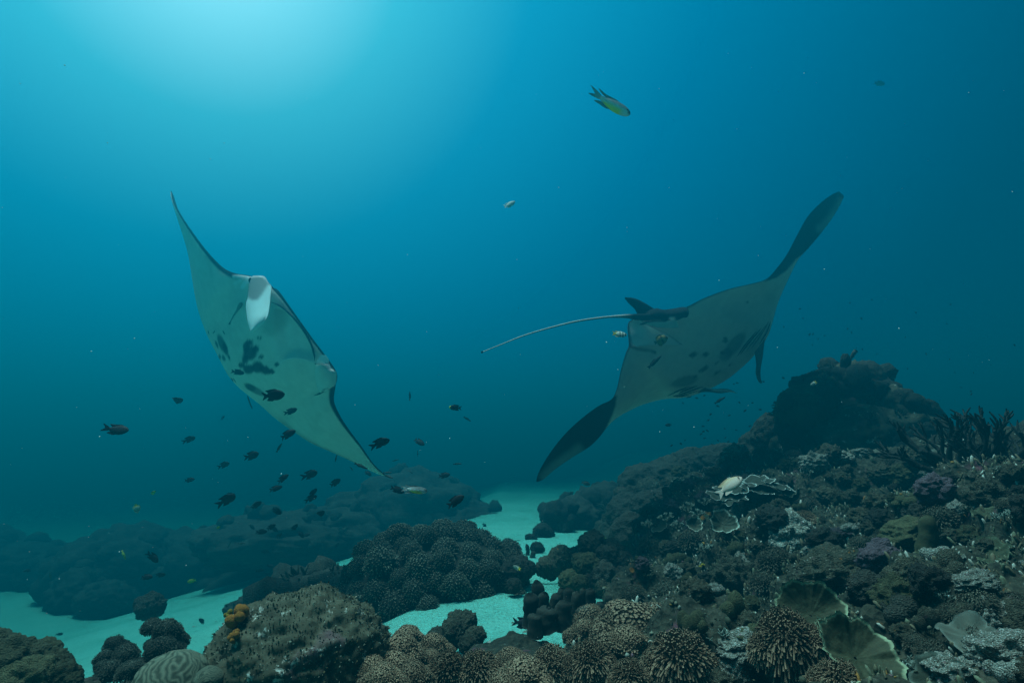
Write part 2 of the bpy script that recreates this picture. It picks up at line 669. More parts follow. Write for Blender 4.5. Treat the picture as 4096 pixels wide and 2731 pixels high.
def plate(seed, r=1.0, wav=.12, lobes=5, cup=.25, thick=.05, nu=72, nv=14, arc=6.2832, rim=(.55, .56, .45), body=(.1, .095, .05), rimw=.09, rough=.06, ea=.6):
    """wavy leaf or plate coral with a pale growing rim"""
    g = random.Random(seed)
    ph = [g.uniform(0, 6.28) for _ in range(6)]
    closed = arc > 6.28
    th = np.linspace(0, arc, nu, endpoint=not closed)
    rr = np.linspace(.04, 1, nv)
    T, R = np.meshgrid(th, rr, indexing='ij')
    edge = r * (1 + ea * (.18 * np.sin(lobes * T + ph[0]) + .10 * np.sin((lobes * 2 + 1) * T + ph[1])) + .025 * np.sin((lobes * 5) * T + ph[2]) + .02 * np.sin(lobes * 11 * T + ph[3]))
    x, y = edge * R * np.cos(T), edge * R * np.sin(T)
    z = cup * R ** 1.8 + wav * R ** 2 * (np.sin((lobes - 1) * T + ph[3]) + .6 * np.sin(lobes * 2 * T + ph[4]) + .12 * np.sin(lobes * 4 * T + ph[5]))
    top = np.stack([x, y, z], -1).reshape(-1, 3)
    top[:, 2] += rough * fbm(top * 5 + seed, 4, seed)
    tk = thick * (1.15 - .75 * R.ravel() ** 3)
    bot = top - np.stack([np.zeros_like(tk), np.zeros_like(tk), tk], 1)
    f = grid_faces(nu, nv, close_u=closed)
    n = len(top)
    Vv = np.concatenate([top, bot])
    F = [f, f[:, ::-1] + n]
    i = np.arange(nu if closed else nu - 1)
    i2 = (i + 1) % nu
    e0, e1 = i * nv + nv - 1, i2 * nv + nv - 1
    F.append(np.stack([e0, e0 + n, e1 + n, e1], 1))
    if not closed:
        j = np.arange(nv - 1)
        for base, fl in ((0, 1), ((nu - 1) * nv, -1)):
            q = np.stack([base + j, base + j + 1, base + j + 1 + n, base + j + n], 1)
            F.append(q[:, ::fl])
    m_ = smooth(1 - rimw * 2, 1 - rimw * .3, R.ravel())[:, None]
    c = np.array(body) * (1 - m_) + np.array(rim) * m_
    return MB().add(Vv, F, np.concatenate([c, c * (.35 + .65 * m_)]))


def polyp_head(seed, n=520, size=.30, rad=.038, sides=5, low=-.25, droop=.5, base=(.08, .052, .03), stalk=(.15, .10, .06), tipc=(.24, .16, .10), squash=.8, seg=4, amp=.2):
    """dome covered with finger-like polyps; unit dome"""
    g = np.random.default_rng(seed)
    mb = MB()
    V, F = ico(3)
    r = .86 + amp * fbm(V * 1.7 + seed, 2, seed)
    B = V * r[:, None] * np.array([1, 1, squash])
    B[:, 2] = np.maximum(B[:, 2], -.45)
    mb.add(B, F, np.tile(base, (len(B), 1)))
    k = np.arange(n) + .5
    zc = 1 - (1 - low) * k / n
    ph = k * 2.399963 + g.uniform(-.1, .1, n)
    s = np.sqrt(np.maximum(0, 1 - zc ** 2))
    Nd = np.stack([s * np.cos(ph), s * np.sin(ph), zc], 1)
    Nd = unit(Nd + g.normal(0, .04, (n, 3)))
    rb = .84 + amp * fbm(Nd * 1.7 + seed, 2, seed)
    P0 = Nd * rb[:, None] * np.array([1, 1, squash])
    L = size * g.uniform(.75, 1.2, n) * (1 + .7 * np.clip(.45 - zc, 0, 1))
    lean = np.stack([g.normal(0, .25, n), g.normal(0, .25, n), g.normal(0, .12, n)], 1)
    down = np.array([0, 0, -1.0]) * (droop * np.clip(.8 - zc, 0, 1.2))[:, None]
    pts = []
    for t in np.linspace(0, 1, seg):
        pts.append(P0 + L[:, None] * (Nd * t + lean * t * t * .6 + down * t * t))
    pts = np.stack(pts, 1)
    T = unit(np.gradient(pts, axis=1))
    ref = unit(g.normal(0, 1, (n, 1, 3)))
    A = unit(np.cross(T, ref))
    Bv = np.cross(T, A)
    prof = np.interp(np.linspace(0, 1, seg), [0, .55, .85, 1], [.7, .8, 1.2, 1.0])
    R = rad * g.uniform(.8, 1.2, n)[:, None] * prof[None]
    th = np.arange(sides) * 2 * math.pi / sides
    Vt = pts[:, :, None] + R[:, :, None, None] * (A[:, :, None] * np.cos(th)[None, None, :, None] + Bv[:, :, None] * np.sin(th)[None, None, :, None])
    tipv = pts[:, -1] + T[:, -1] * R[:, -1:] * .55
    per = seg * sides + 1
    VV = np.concatenate([Vt.reshape(n, -1, 3), tipv[:, None]], 1).reshape(-1, 3)
    f = grid_faces(seg, sides, close_v=True)
    kk = np.arange(sides)
    ft = np.stack([(seg - 1) * sides + kk, (seg - 1) * sides + (kk + 1) % sides, np.full(sides, seg * sides)], 1)
    off = (np.arange(n) * per)[:, None, None]
    t = np.concatenate([np.repeat(np.linspace(0, 1, seg), sides), [1]])
    tv = np.tile(t, n)[:, None] ** 1.6
    vary = np.repeat(g.uniform(.75, 1.2, n), per)[:, None]
    mb.add(VV, [(f[None] + off).reshape(-1, 4), (ft[None] + off).reshape(-1, 3)], (np.array(stalk) * (1 - tv) + np.array(tipc) * tv) * vary)
    return mb


def place(o, p, s=1.0, rz=0.0, normal=None, tilt=1.0):
    """stand o on p, its up axis leaning towards normal"""
    up = Vector((0, 0, 1))
    if normal is not None:
        up = (Vector(normal) * tilt + up * (1 - tilt)).normalized()
    q = up.to_track_quat('Z', 'Y')
    o.rotation_mode = 'QUATERNION'
    from mathutils import Quaternion
    o.rotation_quaternion = q @ Quaternion((0, 0, 1), rz)
    o.location = p
    o.scale = (s, s, s) if isinstance(s, (int, float)) else s
    return o


# ------------------------------------------------------------------ manta rays
def seg_dist(px, py, pts):
    """distance in photograph pixels to a polyline"""
    best = np.full(np.shape(px), 1e9)
    for (x0, y0), (x1, y1) in zip(pts[:-1], pts[1:]):
        dx, dy = x1 - x0, y1 - y0
        t = np.clip(((px - x0) * dx + (py - y0) * dy) / (dx * dx + dy * dy + 1e-9), 0, 1)
        best = np.minimum(best, np.hypot(px - x0 - t * dx, py - y0 - t * dy))
    return best


def in_poly(px, py, pts):
    c = np.zeros(np.shape(px), bool)
    n = len(pts)
    for i in range(n):
        (x0, y0), (x1, y1) = pts[i], pts[(i + 1) % n]
        if y0 == y1:
            continue
        c ^= ((y0 > py) != (y1 > py)) & (px < (x1 - x0) * (py - y0) / (y1 - y0) + x0)
    return c


def soft_poly(px, py, pts, w):
    """1 inside, fading over w pixels"""
    d = seg_dist(px, py, list(pts) + [pts[0]])
    return np.where(in_poly(px, py, pts), .5 + .5 * np.clip(d / w, 0, 1), .5 - .5 * np.clip(d / w, 0, 1))


def blotch(px, py, x, y, rx, ry, a=0):
    c, s = math.cos(RAD(a)), math.sin(RAD(a))
    u, v = ((px - x) * c + (py - y) * s) / rx, (-(px - x) * s + (py - y) * c) / ry
    return 1 - smooth(.7, 1.12, np.hypot(u, v))


class Disc:
    """the wide flat body of a manta between its leading and trailing edges"""

    def __init__(self, st, cv, thick, nu=260, nv=72):
        st = np.array(st, float)               # LEx LEy LEd TEx TEy TEd
        Q = catmull(st, nu)
        for c in range(6):
            k = np.array([.25, .5, .25])
            Q[1:-1, c] = np.convolve(Q[:, c], k, 'valid')
        LE = np.array([at(q[0], q[1], q[2]) for q in Q])
        TE = np.array([at(q[3], q[4], q[5]) for q in Q])
        v = .5 - .5 * np.cos(np.linspace(0, math.pi, nv))
        Cn = LE[:, None] * (1 - v)[None, :, None] + TE[:, None] * v[None, :, None]
        du = np.gradient(Cn, axis=0)
        dv = np.gradient(Cn, axis=1)
        N = unit(np.cross(du, dv))
        mid = N[nu // 2, nv // 2]
        if np.dot(mid, np.array([0, 0, CAM_H]) - Cn[nu // 2, nv // 2]) < 0:
            N = -N
        for _ in range(4):
            N[1:-1] = unit(N[:-2] + 2 * N[1:-1] + N[2:])
        u = np.linspace(-1, 1, nu)
        tb = thick[0] * np.exp(-(u / .34) ** 2) + thick[1] * np.exp(-(u / .8) ** 2) + .006
        chord = np.linalg.norm(TE - LE, axis=1)
        tb = np.minimum(tb, chord * .28)
        f = np.sqrt(np.maximum(v, 0)) * (1 - v) ** .85
        f = f / f.max()
        cam_bow = cv * (1 - u ** 2)[:, None] * (4 * v * (1 - v))[None]
        self.belly = Cn + N * (tb[:, None] * f[None] * .55 + cam_bow)[..., None]
        self.back = Cn - N * (tb[:, None] * f[None] * .42 - cam_bow)[..., None]
        self.N, self.u, self.v, self.nu, self.nv = N, u, v, nu, nv
        self.bpx, self.bpy, self.bd = to_px(self.belly)
        self.kpx, self.kpy, _ = to_px(self.back)

    def depth(self, sx, sy, front=True):
        i = np.argmin((self.bpx - sx) ** 2 + (self.bpy - sy) ** 2)
        return self.bd.ravel()[i]

    def on(self, sx, sy, lift=.01):
        return at(sx, sy, self.depth(sx, sy) - lift)

    def mesh(self, name, cb, ck):
        nu, nv = self.nu, self.nv
        n = nu * nv
        f = grid_faces(nu, nv)
        V = np.concatenate([self.belly.reshape(-1, 3), self.back.reshape(-1, 3)])
        i = np.arange(nu - 1)
        F = [f, f[:, ::-1] + n]
        for e, fl in ((0, 1), (nv - 1, -1)):
            q = np.stack([i * nv + e, (i + 1) * nv + e, (i + 1) * nv + e + n, i * nv + e + n], 1)
            F.append(q[:, ::fl])
        j = np.arange(nv - 1)
        for e, fl in ((0, -1), ((nu - 1) * nv, 1)):
            q = np.stack([e + j, e + j + 1, e + j + 1 + n, e + j + n], 1)
            F.append(q[:, ::fl])
        return V, F, np.concatenate([cb.reshape(-1, 3), ck.reshape(-1, 3)])


def sheet(outline_a, outline_b, nu, nv, bulge, thick, colf):
    """curved fleshy sheet between two world-space edge curves; bulge is a world vector"""
    A, B = catmull(outline_a, nu), catmull(outline_b, nu)
    v = np.linspace(0, 1, nv)
    Pm = A[:, None] * (1 - v)[None, :, None] + B[:, None] * v[None, :, None]
    w = (4 * v * (1 - v))[None, :, None]
    Pm = Pm + np.asarray(bulge) * w
    N = unit(np.cross(np.gradient(Pm, axis=0), np.gradient(Pm, axis=1)))
    uu = np.linspace(0, 1, nu)
    t = thick * (w[..., 0] ** .5 * .85 + .15)
    t = t * (np.sin(math.pi * np.clip(uu, .0, 1)) ** .35 * .9 + .1)[:, None]
    F1, F2 = Pm + N * t[..., None] * .5, Pm - N * t[..., None] * .5
    n = nu * nv
    f = grid_faces(nu, nv)
    i, j = np.arange(nu - 1), np.arange(nv - 1)
    F = [f, f[:, ::-1] + n]
    for e, fl in ((0, 1), (nv - 1, -1)):
        F.append(np.stack([i * nv + e, (i + 1) * nv + e, (i + 1) * nv + e + n, i * nv + e + n], 1)[:, ::fl])
    for e, fl in ((0, -1), ((nu - 1) * nv, 1)):
        F.append(np.stack([e + j, e + j + 1, e + j + 1 + n, e + j + n], 1)[:, ::fl])
    V = np.concatenate([F1.reshape(-1, 3), F2.reshape(-1, 3)])
    px, py, _ = to_px(V)
    return MB().add(V, F, colf(px, py))


def flat(c):
    return lambda px, py: np.tile(np.array(c, float), (len(px), 1))


def line_part(name, pts, r, colr, parent, origin, disc=None, lift=.004, depth=None, n=24, ends=.25, sides=6):
    P = [disc.on(x, y, lift) if disc else at(x, y, d) for x, y, *dd in pts for d in [dd[0] if dd else depth]]
    P = catmull(P, n)
    R = r * np.interp(np.linspace(0, 1, n), [0, .2, .8, 1], [ends, 1, 1, ends])
    V, F = tube(P, R, sides)
    return obj(name, MB().add(V, F, np.tile(colr, (len(V), 1))).mesh(name, M['manta'], origin), parent)


BELLY, DARK, WHITE, GREY = np.array([.76, .72, .63]), np.array([.014, .017, .019]), np.array([.92, .93, .91]), np.array([.72, .70, .66])


def blend(c, f, to):
    f = np.asarray(f)[..., None]
    return c * (1 - f) + np.asarray(to) * f


# ---- left manta: coming towards the camera, banked, mouth open
def zl(x, y):
    return (560 + x * .7971, 700 + y * .7971)


def zm(x, y):
    return (900 + x * .35088, 1050 + y * .35088)


LEFT = [(156, 80, 157, 84), (172, 140, 186, 165), (212, 212, 222, 300), (272, 300, 248, 410), (338, 386, 264, 530), (412, 462, 285, 650), (475, 494, 312, 740),
        (560, 510, 345, 820), (632, 540, 392, 910), (712, 622, 440, 1000), (805, 752, 488, 1058), (888, 866, 540, 1102), (948, 940, 600, 1150),
        (985, 1000, 660, 1205), (978, 1058, 720, 1252), (972, 1135, 790, 1300), (1006, 1212, 860, 1345), (1052, 1282, 950, 1385), (1110, 1360, 1050, 1430),
        (1170, 1447, 1150, 1480), (1228, 1505, 1224, 1508)]
n_ = len(LEFT)
st = []
for k, (a, b, c, d) in enumerate(LEFT):
    u = -1 + 2 * k / (n_ - 1)
    dl = 4.0 + .75 * abs(u) ** 2 - .1 * u
    st.append((*zl(a, b), dl, *zl(c, d), dl + .95 * max(0.0, 1 - abs(u) ** 1.6) + .02))
LD = Disc(st, .02, (.17, .07))
mouth_poly = [zm(*p) for p in [(560, 500), (640, 520), (780, 640), (900, 790), (985, 950), (1020, 1120), (900, 1105), (800, 1088), (700, 1105), (640, 1140), (575, 980), (545, 760)]]
mp = soft_poly(LD.bpx, LD.bpy, mouth_poly, 26)
LD.belly = LD.belly - LD.N * (.055 * smooth(.45, 1, mp))[..., None]
px, py = LD.bpx, LD.bpy
cb = np.tile(BELLY, px.shape + (1,))
vv, uu = np.broadcast_to(LD.v[None], px.shape), np.broadcast_to(LD.u[:, None], px.shape)
cb = blend(cb, .25 * fbm(np.stack([px / 60, py / 60, px * 0], -1).reshape(-1, 3), 3, 3).reshape(px.shape).clip(0, 1), (.2, .22, .2))
cb = blend(cb, soft_poly(px, py, [zm(*p) for p in [(640, 530), (780, 640), (900, 790), (985, 950), (1020, 1140), (900, 1105), (800, 1088), (700, 1105), (600, 1160), (520, 900), (620, 760), (655, 620)]], 14) * .8, (.78, .76, .72))
cb = blend(cb, soft_poly(px, py, [zm(*p) for p in [(520, 450), (650, 540), (640, 700), (560, 830), (430, 800), (400, 740), (480, 620)]], 14) * .6, (.34, .38, .34))
for x, y, rx, ry, a in [(285, 1030, 85, 95, 10), (280, 910, 45, 40, 0), (240, 960, 40, 70, 0), (350, 980, 45, 40, 0), (230, 1100, 40, 60, 0), (190, 1170, 42, 35, 0), (270, 1215, 70, 60, 0), (370, 1190, 75, 75, 20),
                        (460, 1225, 70, 55, 20), (530, 1240, 40, 35, 10), (410, 1075, 32, 25, -30), (390, 860, 30, 18, -10), (590, 1165, 35, 25, -30), (5, 980, 28, 90, -15), (45, 1080, 14, 40, -15)]:
    X_, Y_ = zm(x, y)
    cb = blend(cb, .93 * blotch(px, py, X_, Y_, rx * .345, ry * .345, a), DARK * 1.0)
for x, y, rx, ry, a in [(340, 1450, 130, 32, 28), (290, 1420, 60, 30, 28)]:
    X_, Y_ = zm(x, y)
    cb = blend(cb, .7 * blotch(px, py, X_, Y_, rx * .4, ry * .45, a), DARK * 2)
for x, y, rx, ry, a in [(410, 845, 14, 42, -20), (420, 918, 7, 14, -20), (385, 850, 5, 18, -20), (400, 912, 5, 12, 0)]:
    X_, Y_ = zl(x, y)
    cb = blend(cb, .85 * blotch(px, py, X_, Y_, rx, ry, a), DARK * 2)
trail = smooth(.80, .97, vv) * smooth(.15, .5, uu) * (1 - smooth(.85, 1, uu))
cb = blend(cb, .45 * trail, DARK * 3)
cb = blend(cb, (1 - smooth(.02, .05, vv)) * np.clip(smooth(.32, .40, -uu) + smooth(.36, .42, uu), 0, 1), DARK)
for pts, w, s in [([(100, 160), (200, 165), (290, 175)], 10, .9), ([(200, 280), (235, 220), (275, 190)], 13, .95), ([(110, 240), (180, 200), (230, 175)], 9, .45)]:
    cb = blend(cb, s * (1 - smooth(w * .3, w, seg_dist(px, py, [zm(*p) for p in pts]))), WHITE)
cb = blend(cb, soft_poly(px, py, [zm(*p) for p in [(1035, 1150), (1060, 1095), (1100, 1055), (1150, 1055), (1185, 1105), (1180, 1150), (1110, 1158)]], 5), WHITE)
ck = np.tile(DARK, LD.kpx.shape + (1,))
org = LD.belly[LD.nu // 2, LD.nv // 2].copy()
mt = thing('manta_ray', 'manta ray banking towards the viewer with mouth open and one white head fin hanging', 'manta ray', org, 'manta rays')
V, F, c = LD.mesh('body', cb, ck)
obj('body', mesh('body', V - org, F, M['manta'], c), mt)


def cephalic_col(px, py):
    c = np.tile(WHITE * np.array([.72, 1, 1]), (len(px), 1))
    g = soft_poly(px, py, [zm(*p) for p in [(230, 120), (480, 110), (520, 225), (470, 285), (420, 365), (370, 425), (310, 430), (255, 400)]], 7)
    c = blend(c, g * .95, GREY * np.array([.32, .42, .42]))  # shadow of the head painted grey on the upper part of the white fin
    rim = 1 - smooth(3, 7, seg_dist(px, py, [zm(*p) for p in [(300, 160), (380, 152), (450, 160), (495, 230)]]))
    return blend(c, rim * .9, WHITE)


A = [at(*zm(x, y), LD.depth(*zm(x, y)) - l) for x, y, l in [(318, 158, .02), (280, 250, .05), (258, 420, .08), (243, 500, .10), (252, 600, .11), (268, 700, .11), (292, 788, .10), (302, 792, .10)]]
B = [at(*zm(x, y), 3.93) for x, y in [(385, 152), (452, 160), (492, 225), (528, 270), (520, 360), (508, 490), (480, 620), (405, 725)]]
B = B[:-1] + [at(*zm(312, 790), LD.depth(*zm(300, 790)) - .1)]
B.insert(-1, at(*zm(405, 722), 3.98))
A.insert(3, at(*zm(246, 450), LD.depth(*zm(246, 450)) - .09))


def nearer(Q):
    # the fin hangs forward: its tip is nearer to the camera than its root
    out = []
    for k, q in enumerate(Q):
        x_, y_, d_ = to_px(q)
        t_ = np.clip((y_ - zm(0, 160)[1]) / (zm(0, 790)[1] - zm(0, 160)[1]), 0, 1)
        out.append(at(x_, y_, d_ - .40 * t_))
    return out


A, B = nearer(A), nearer(B)
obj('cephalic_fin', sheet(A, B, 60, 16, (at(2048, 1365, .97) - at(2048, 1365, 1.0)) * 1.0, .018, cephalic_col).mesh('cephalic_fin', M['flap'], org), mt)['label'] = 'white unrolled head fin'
# the other head fin is rolled up beside the mouth corner
A = [LD.on(*zm(x, y), .015) for x, y in [(1040, 1152), (1030, 1230), (1035, 1320), (1050, 1400), (1080, 1465), (1110, 1480)]]
B = [at(*zm(x, y), 3.98) for x, y in [(1185, 1150), (1226, 1215), (1268, 1250), (1266, 1365), (1238, 1405), (1170, 1430)]]
obj('cephalic_fin', sheet(A, B, 40, 14, (at(2048, 1365, .95) - at(2048, 1365, 1.0)), .03,
                          lambda px, py: blend(np.tile(BELLY, (len(px), 1)), .5 * blotch(px, py, *zm(1170, 1280), 22, 26), GREY)).mesh('cephalic_fin', M['manta'], org), mt)['label'] = 'grey rolled head fin'
line_part('fin_fold', [zm(*p) for p in [(1015, 1516), (1080, 1492), (1140, 1455), (1190, 1425), (1236, 1408)]], .006, DARK, mt, org, LD, .02)
line_part('upper_lip', [zm(*p) for p in [(520, 452), (600, 480), (680, 535), (770, 620), (850, 715), (930, 830), (985, 940), (1018, 1060), (1020, 1120)]], .007, DARK * 2.5, mt, org, LD, .012)
line_part('upper_lip', [zm(*p) for p in [(700, 515), (790, 610), (880, 720), (950, 820), (1010, 900), (1060, 980)]], .005, GREY, mt, org, LD, .01)
line_part('head_rim', [zm(*p) for p in [(540, 290), (600, 320), (700, 460), (800, 600), (900, 740), (1000, 880), (1090, 1000), (1180, 1120), (1225, 1215)]], .006, DARK * 2, mt, org, LD, .012)
line_part('lower_lip', [zm(*p) for p in [(632, 1140), (680, 1110), (740, 1092), (800, 1088), (860, 1095), (920, 1110), (1020, 1143)]], .0035, GREY * 1.3, mt, org, LD, .014)
line_part('lower_lip', [zm(*p) for p in [(1020, 1150), (1060, 1158), (1120, 1160), (1190, 1155)]], .006, DARK, mt, org, LD, .02)
A = [LD.on(*zm(x, y), .03) for x, y in [(1034, 1150), (1058, 1098), (1104, 1056), (1150, 1054)]]
B = [LD.on(*zm(x, y), .035) for x, y in [(1110, 1159), (1150, 1154), (1180, 1140), (1186, 1105)]]
obj('mouth_corner', sheet(A, B, 20, 8, (0, 0, 0), .008, flat(WHITE * np.array([.72, 1, 1]))).mesh('mouth_corner', M['flap'], org), mt)
e = ico(3)
ep = LD.on(*zm(290, 205), .0)
ev = e[0] * np.array([.011, .02, .022]) + ep
obj('eye', MB().add(ev, e[1], np.tile(DARK * .5, (len(ev), 1))).mesh('eye', M['manta'], org), mt)
line_part('tail', [zl(540, 1108) + (5.0,), zl(548, 1135) + (5.2,), zl(563, 1172) + (5.5,)], .006, DARK * 3, mt, org, ends=.6)
for k, (x0, y0, x1, y1) in enumerate([(375, 782, 366, 795), (425, 800, 415, 780), (348, 800, 340, 780), (470, 1040, 455, 1015), (483, 1042, 466, 1018)]):
    line_part('gill_slit', [zl(x0, y0), zl((x0 + x1) / 2 + 1, (y0 + y1) / 2), zl(x1, y1)], .004, DARK * 2, mt, org, LD, .008, n=10)
# a thin remora under the belly
o_ = LD.on(*zm(120, 560), .03)
rm = thing('remora', 'slim remora clinging under the belly of the manta ray with the open mouth', 'remora', o_)
P = catmull([LD.on(*zm(x, y), .022) for x, y in [(190, 455), (165, 500), (135, 550), (90, 620), (56, 688)]], 30)
R = np.interp(np.linspace(0, 1, 30), [0, .08, .25, .5, .9, 1], [.003, .012, .014, .007, .003, .002])
V, F = tube(P, R, 10)
obj('body', MB().add(V, F, np.tile((.17, .19, .15), (len(V), 1))).mesh('body', M['manta'], o_), rm)
P = catmull([LD.on(*zm(x, y), .024) for x, y in [(70, 660), (58, 680), (50, 700)]], 8)
V, F = tube(P, np.linspace(.002, .007, 8), 8)
obj('tail_fin', MB().add(V, F, np.tile((.06, .07, .06), (len(V), 1))).mesh('tail_fin', M['manta'], o_), rm)


# ---- right manta: gliding away up to the right
def zr(x, y):
    return (1850 + x * .81633, 700 + y * .81633)


def zp(x, y):
    return (2400 + x * .22957, 1140 + y * .22957)


RIGHT = [(366, 1503, 362, 1500), (396, 1488, 368, 1470), (452, 1440, 392, 1420), (540, 1380, 440, 1345), (620, 1330, 508, 1262), (668, 1283, 590, 1187), (702, 1236, 668, 1130),
         (738, 1194, 730, 1098), (792, 1157, 757, 1045), (882, 1115, 776, 955), (990, 1086, 800, 872), (1090, 1076, 815, 835), (1190, 1045, 812, 772),
         (1310, 980, 835, 716), (1425, 875, 962, 668), (1485, 790, 1085, 650), (1512, 715, 1180, 605), (1530, 650, 1300, 560), (1552, 592, 1410, 534),
         (1578, 535, 1488, 510), (1606, 478, 1545, 450), (1642, 412, 1592, 385), (1697, 354, 1642, 290), (1760, 280, 1692, 203), (1815, 205, 1758, 134),
         (1852, 142, 1812, 96), (1868, 108, 1844, 81)]
n_ = len(RIGHT)
st = []
for k, (a, b, c, d) in enumerate(RIGHT):
    u = -1 + 2 * k / (n_ - 1)
    span = max(0.0, ((a + c) / 2 - 365) / 1500.0)
    td = 4.05 + .85 * span ** 1.5
    ch = .95 * max(0.0, 1 - abs(u) ** 2) ** .8 + .02
    st.append((*zr(a, b), td + ch * .95, *zr(c, d), td))
RD = Disc(st, .0, (.15, .05), 300, 72)
px, py = RD.bpx, RD.bpy
cb = np.tile(BELLY * np.array([1.25, 1.2, 1.18]), px.shape + (1,))
vv, uu = np.broadcast_to(RD.v[None], px.shape), np.broadcast_to(RD.u[:, None], px.shape)
cb = blend(cb, .3 * fbm(np.stack([px / 70, py / 70, px * 0 + 4], -1).reshape(-1, 3), 3, 3).reshape(px.shape).clip(0, 1), (.2, .22, .2))
for x, y, rx, ry, a, s in [(1335, 830, 80, 32, -50, .6), (1290, 880, 40, 30, -40, .5), (1090, 1010, 75, 26, -15, .6), (1180, 950, 30, 12, -30, .8), (1130, 880, 22, 13, -20, .85), (1190, 878, 20, 12, -30, .85), (1288, 808, 17, 12, -60, .85),
                           (1272, 870, 12, 8, -40, .7), (1243, 922, 14, 8, -40, .6), (1310, 930, 14, 6, -30, .7), (1140, 985, 14, 7, -20, .7), (1245, 970, 20, 7, -35, .7), (1395, 622, 9, 6, -30, .6)]:
    X_, Y_ = zr(x, y)
    cb = blend(cb, s * blotch(px, py, X_, Y_, rx * .82, ry * .82, a), DARK * 2)
cb = blend(cb, .8 * (1 - smooth(3, 9, seg_dist(px, py, [zp(*p) for p in [(500, 985), (520, 1050), (570, 1082), (650, 1110), (880, 1140), (960, 1170)]]))), DARK * 2)
cb = blend(cb, .5 * soft_poly(px, py, [zp(*p) for p in [(640, 600), (480, 680), (490, 980), (570, 1080), (880, 1130), (1200, 1080), (1440, 1040), (1000, 770), (820, 690)]], 14), np.array([.97, .9, .82]))
cb = blend(cb, (1 - smooth(.0, .03, 1 - vv)) * .75, DARK)
for poly in ([(1484, 522), (1540, 503), (1590, 465), (1634, 412), (1680, 380), (1920, 110), (1850, 40), (1680, 160), (1540, 420)], [(756, 1080), (750, 1130), (737, 1170), (708, 1232), (680, 1300), (390, 1530), (330, 1510), (420, 1330), (620, 1110)]):
    cb = blend(cb, soft_poly(px, py, [zr(*p) for p in poly], 5), DARK)
for pts, w, s in [([(1858, 118), (1832, 172), (1792, 222), (1752, 262)], 30, .75), ([(395, 1478), (445, 1428), (505, 1385), (570, 1338)], 32, .62)]:
    cb = blend(cb, s * (1 - smooth(0, w, seg_dist(px, py, [zr(*p) for p in pts]))), (.42, .46, .46))
ck = np.tile(DARK, RD.kpx.shape + (1,))
org = RD.belly[RD.nu // 2, RD.nv // 2].copy()
mr_ = thing('manta_ray', 'manta ray gliding away with long pale tail, dark wing tips and five gill slits showing', 'manta ray', org, 'manta rays')
V, F, c = RD.mesh('body', cb, ck)
obj('body', mesh('body', V - org, F, M['manta'], c), mr_)
# tail
P = catmull([at(*zp(x, y), d) for x, y, d in [(1150, 560, 4.55), (900, 560, 4.42), (620, 555, 4.28)]] +
            [at(*zr(x, y), d) for x, y, d in [(800, 692, 4.15), (700, 697, 4.0), (560, 717, 3.85), (420, 751, 3.7), (300, 787, 3.58), (195, 828, 3.48), (97, 867, 3.4)]], 90)
R = np.interp(np.linspace(0, 1, 90), [0, .15, .3, .42, .7, 1], [.030, .028, .017, .008, .005, .0025])
V, F = tube(P, R, 12)
tt = np.concatenate([np.repeat(np.linspace(0, 1, 90), 12), [0, 1]])
ang = np.concatenate([np.tile(np.arange(12), 90), [0, 0]])
mix = smooth(.26, .40, tt)
strip = np.where((ang % 6) < 3, 1.0, .55)
obj('tail', MB().add(V, F, blend(np.tile(DARK, (len(V), 1)), mix * .95, np.array([.52, .54, .50])) * np.where(mix > .3, strip, 1)[:, None]).mesh('tail', M['manta'], org), mr_)
V, F = lump(3, 3, .15, 2)
kn = at(*zr(96, 867), 3.4)
obj('tail_knob', MB().add(V * .007 + kn, F, np.tile(DARK * 2, (len(V), 1))).mesh('tail_knob', M['manta'], org), mr_)
# dorsal fin and the dark back showing above the tail root
A = [at(*zp(x, y), d) for x, y, d in [(436, 222, 4.32), (520, 318, 4.34), (600, 400, 4.36), (640, 470, 4.38), (660, 520, 4.40)]]
B = [at(*zp(x, y), d) for x, y, d in [(445, 214, 4.32), (600, 236, 4.40), (790, 328, 4.5), (960, 428, 4.6), (1060, 500, 4.66)]]
obj('dorsal_fin', sheet(A, B, 30, 10, (0, 0, 0), .05, flat(DARK * 1.1)).mesh('dorsal_fin', M['manta'], org), mr_)
A = [at(*zp(x, y), 4.5) for x, y in [(640, 500), (800, 470), (960, 425), (1090, 450), (1280, 425), (1400, 400), (1490, 385)]]
B = [at(*zp(x, y), 4.42) for x, y in [(650, 600), (800, 630), (960, 600), (1180, 618), (1320, 605), (1420, 570), (1520, 560)]]
obj('tail_root', sheet(A, B, 40, 12, (at(2048, 1365, .94) - at(2048, 1365, 1.0)), .05,
                       lambda px, py: blend(np.tile(DARK, (len(px), 1)), .9 * blotch(px, py, *zp(1260, 590), 15, 8), WHITE * .8)).mesh('tail_root', M['manta'], org), mr_)
A = [at(*zp(x, y), 4.30) for x, y in [(680, 688), (760, 655), (830, 628), (960, 618), (1150, 622), (1330, 612)]]
B = [at(*zp(x, y), 4.30) for x, y in [(680, 692), (760, 693), (840, 697), (960, 730), (1080, 745), (1380, 745)]]
obj('pelvic_fin', sheet(A, B, 30, 8, (0, 0, 0), .012, lambda px, py: blend(np.tile(BELLY * .8, (len(px), 1)), 1 - smooth(2, 8, seg_dist(px, py, [zp(*p) for p in [(680, 690), (760, 660), (830, 632), (960, 620), (1150, 624)]])), DARK)).mesh('pelvic_fin', M['manta'], org), mr_)
A = [RD.on(*zp(x, y), .03) for x, y in [(560, 600), (500, 650), (480, 740), (488, 860), (505, 980), (545, 1060)]]
B = [RD.on(*zp(x, y), .035) for x, y in [(700, 600), (860, 700), (1010, 775), (1180, 860), (1330, 960), (1440, 1040)]]
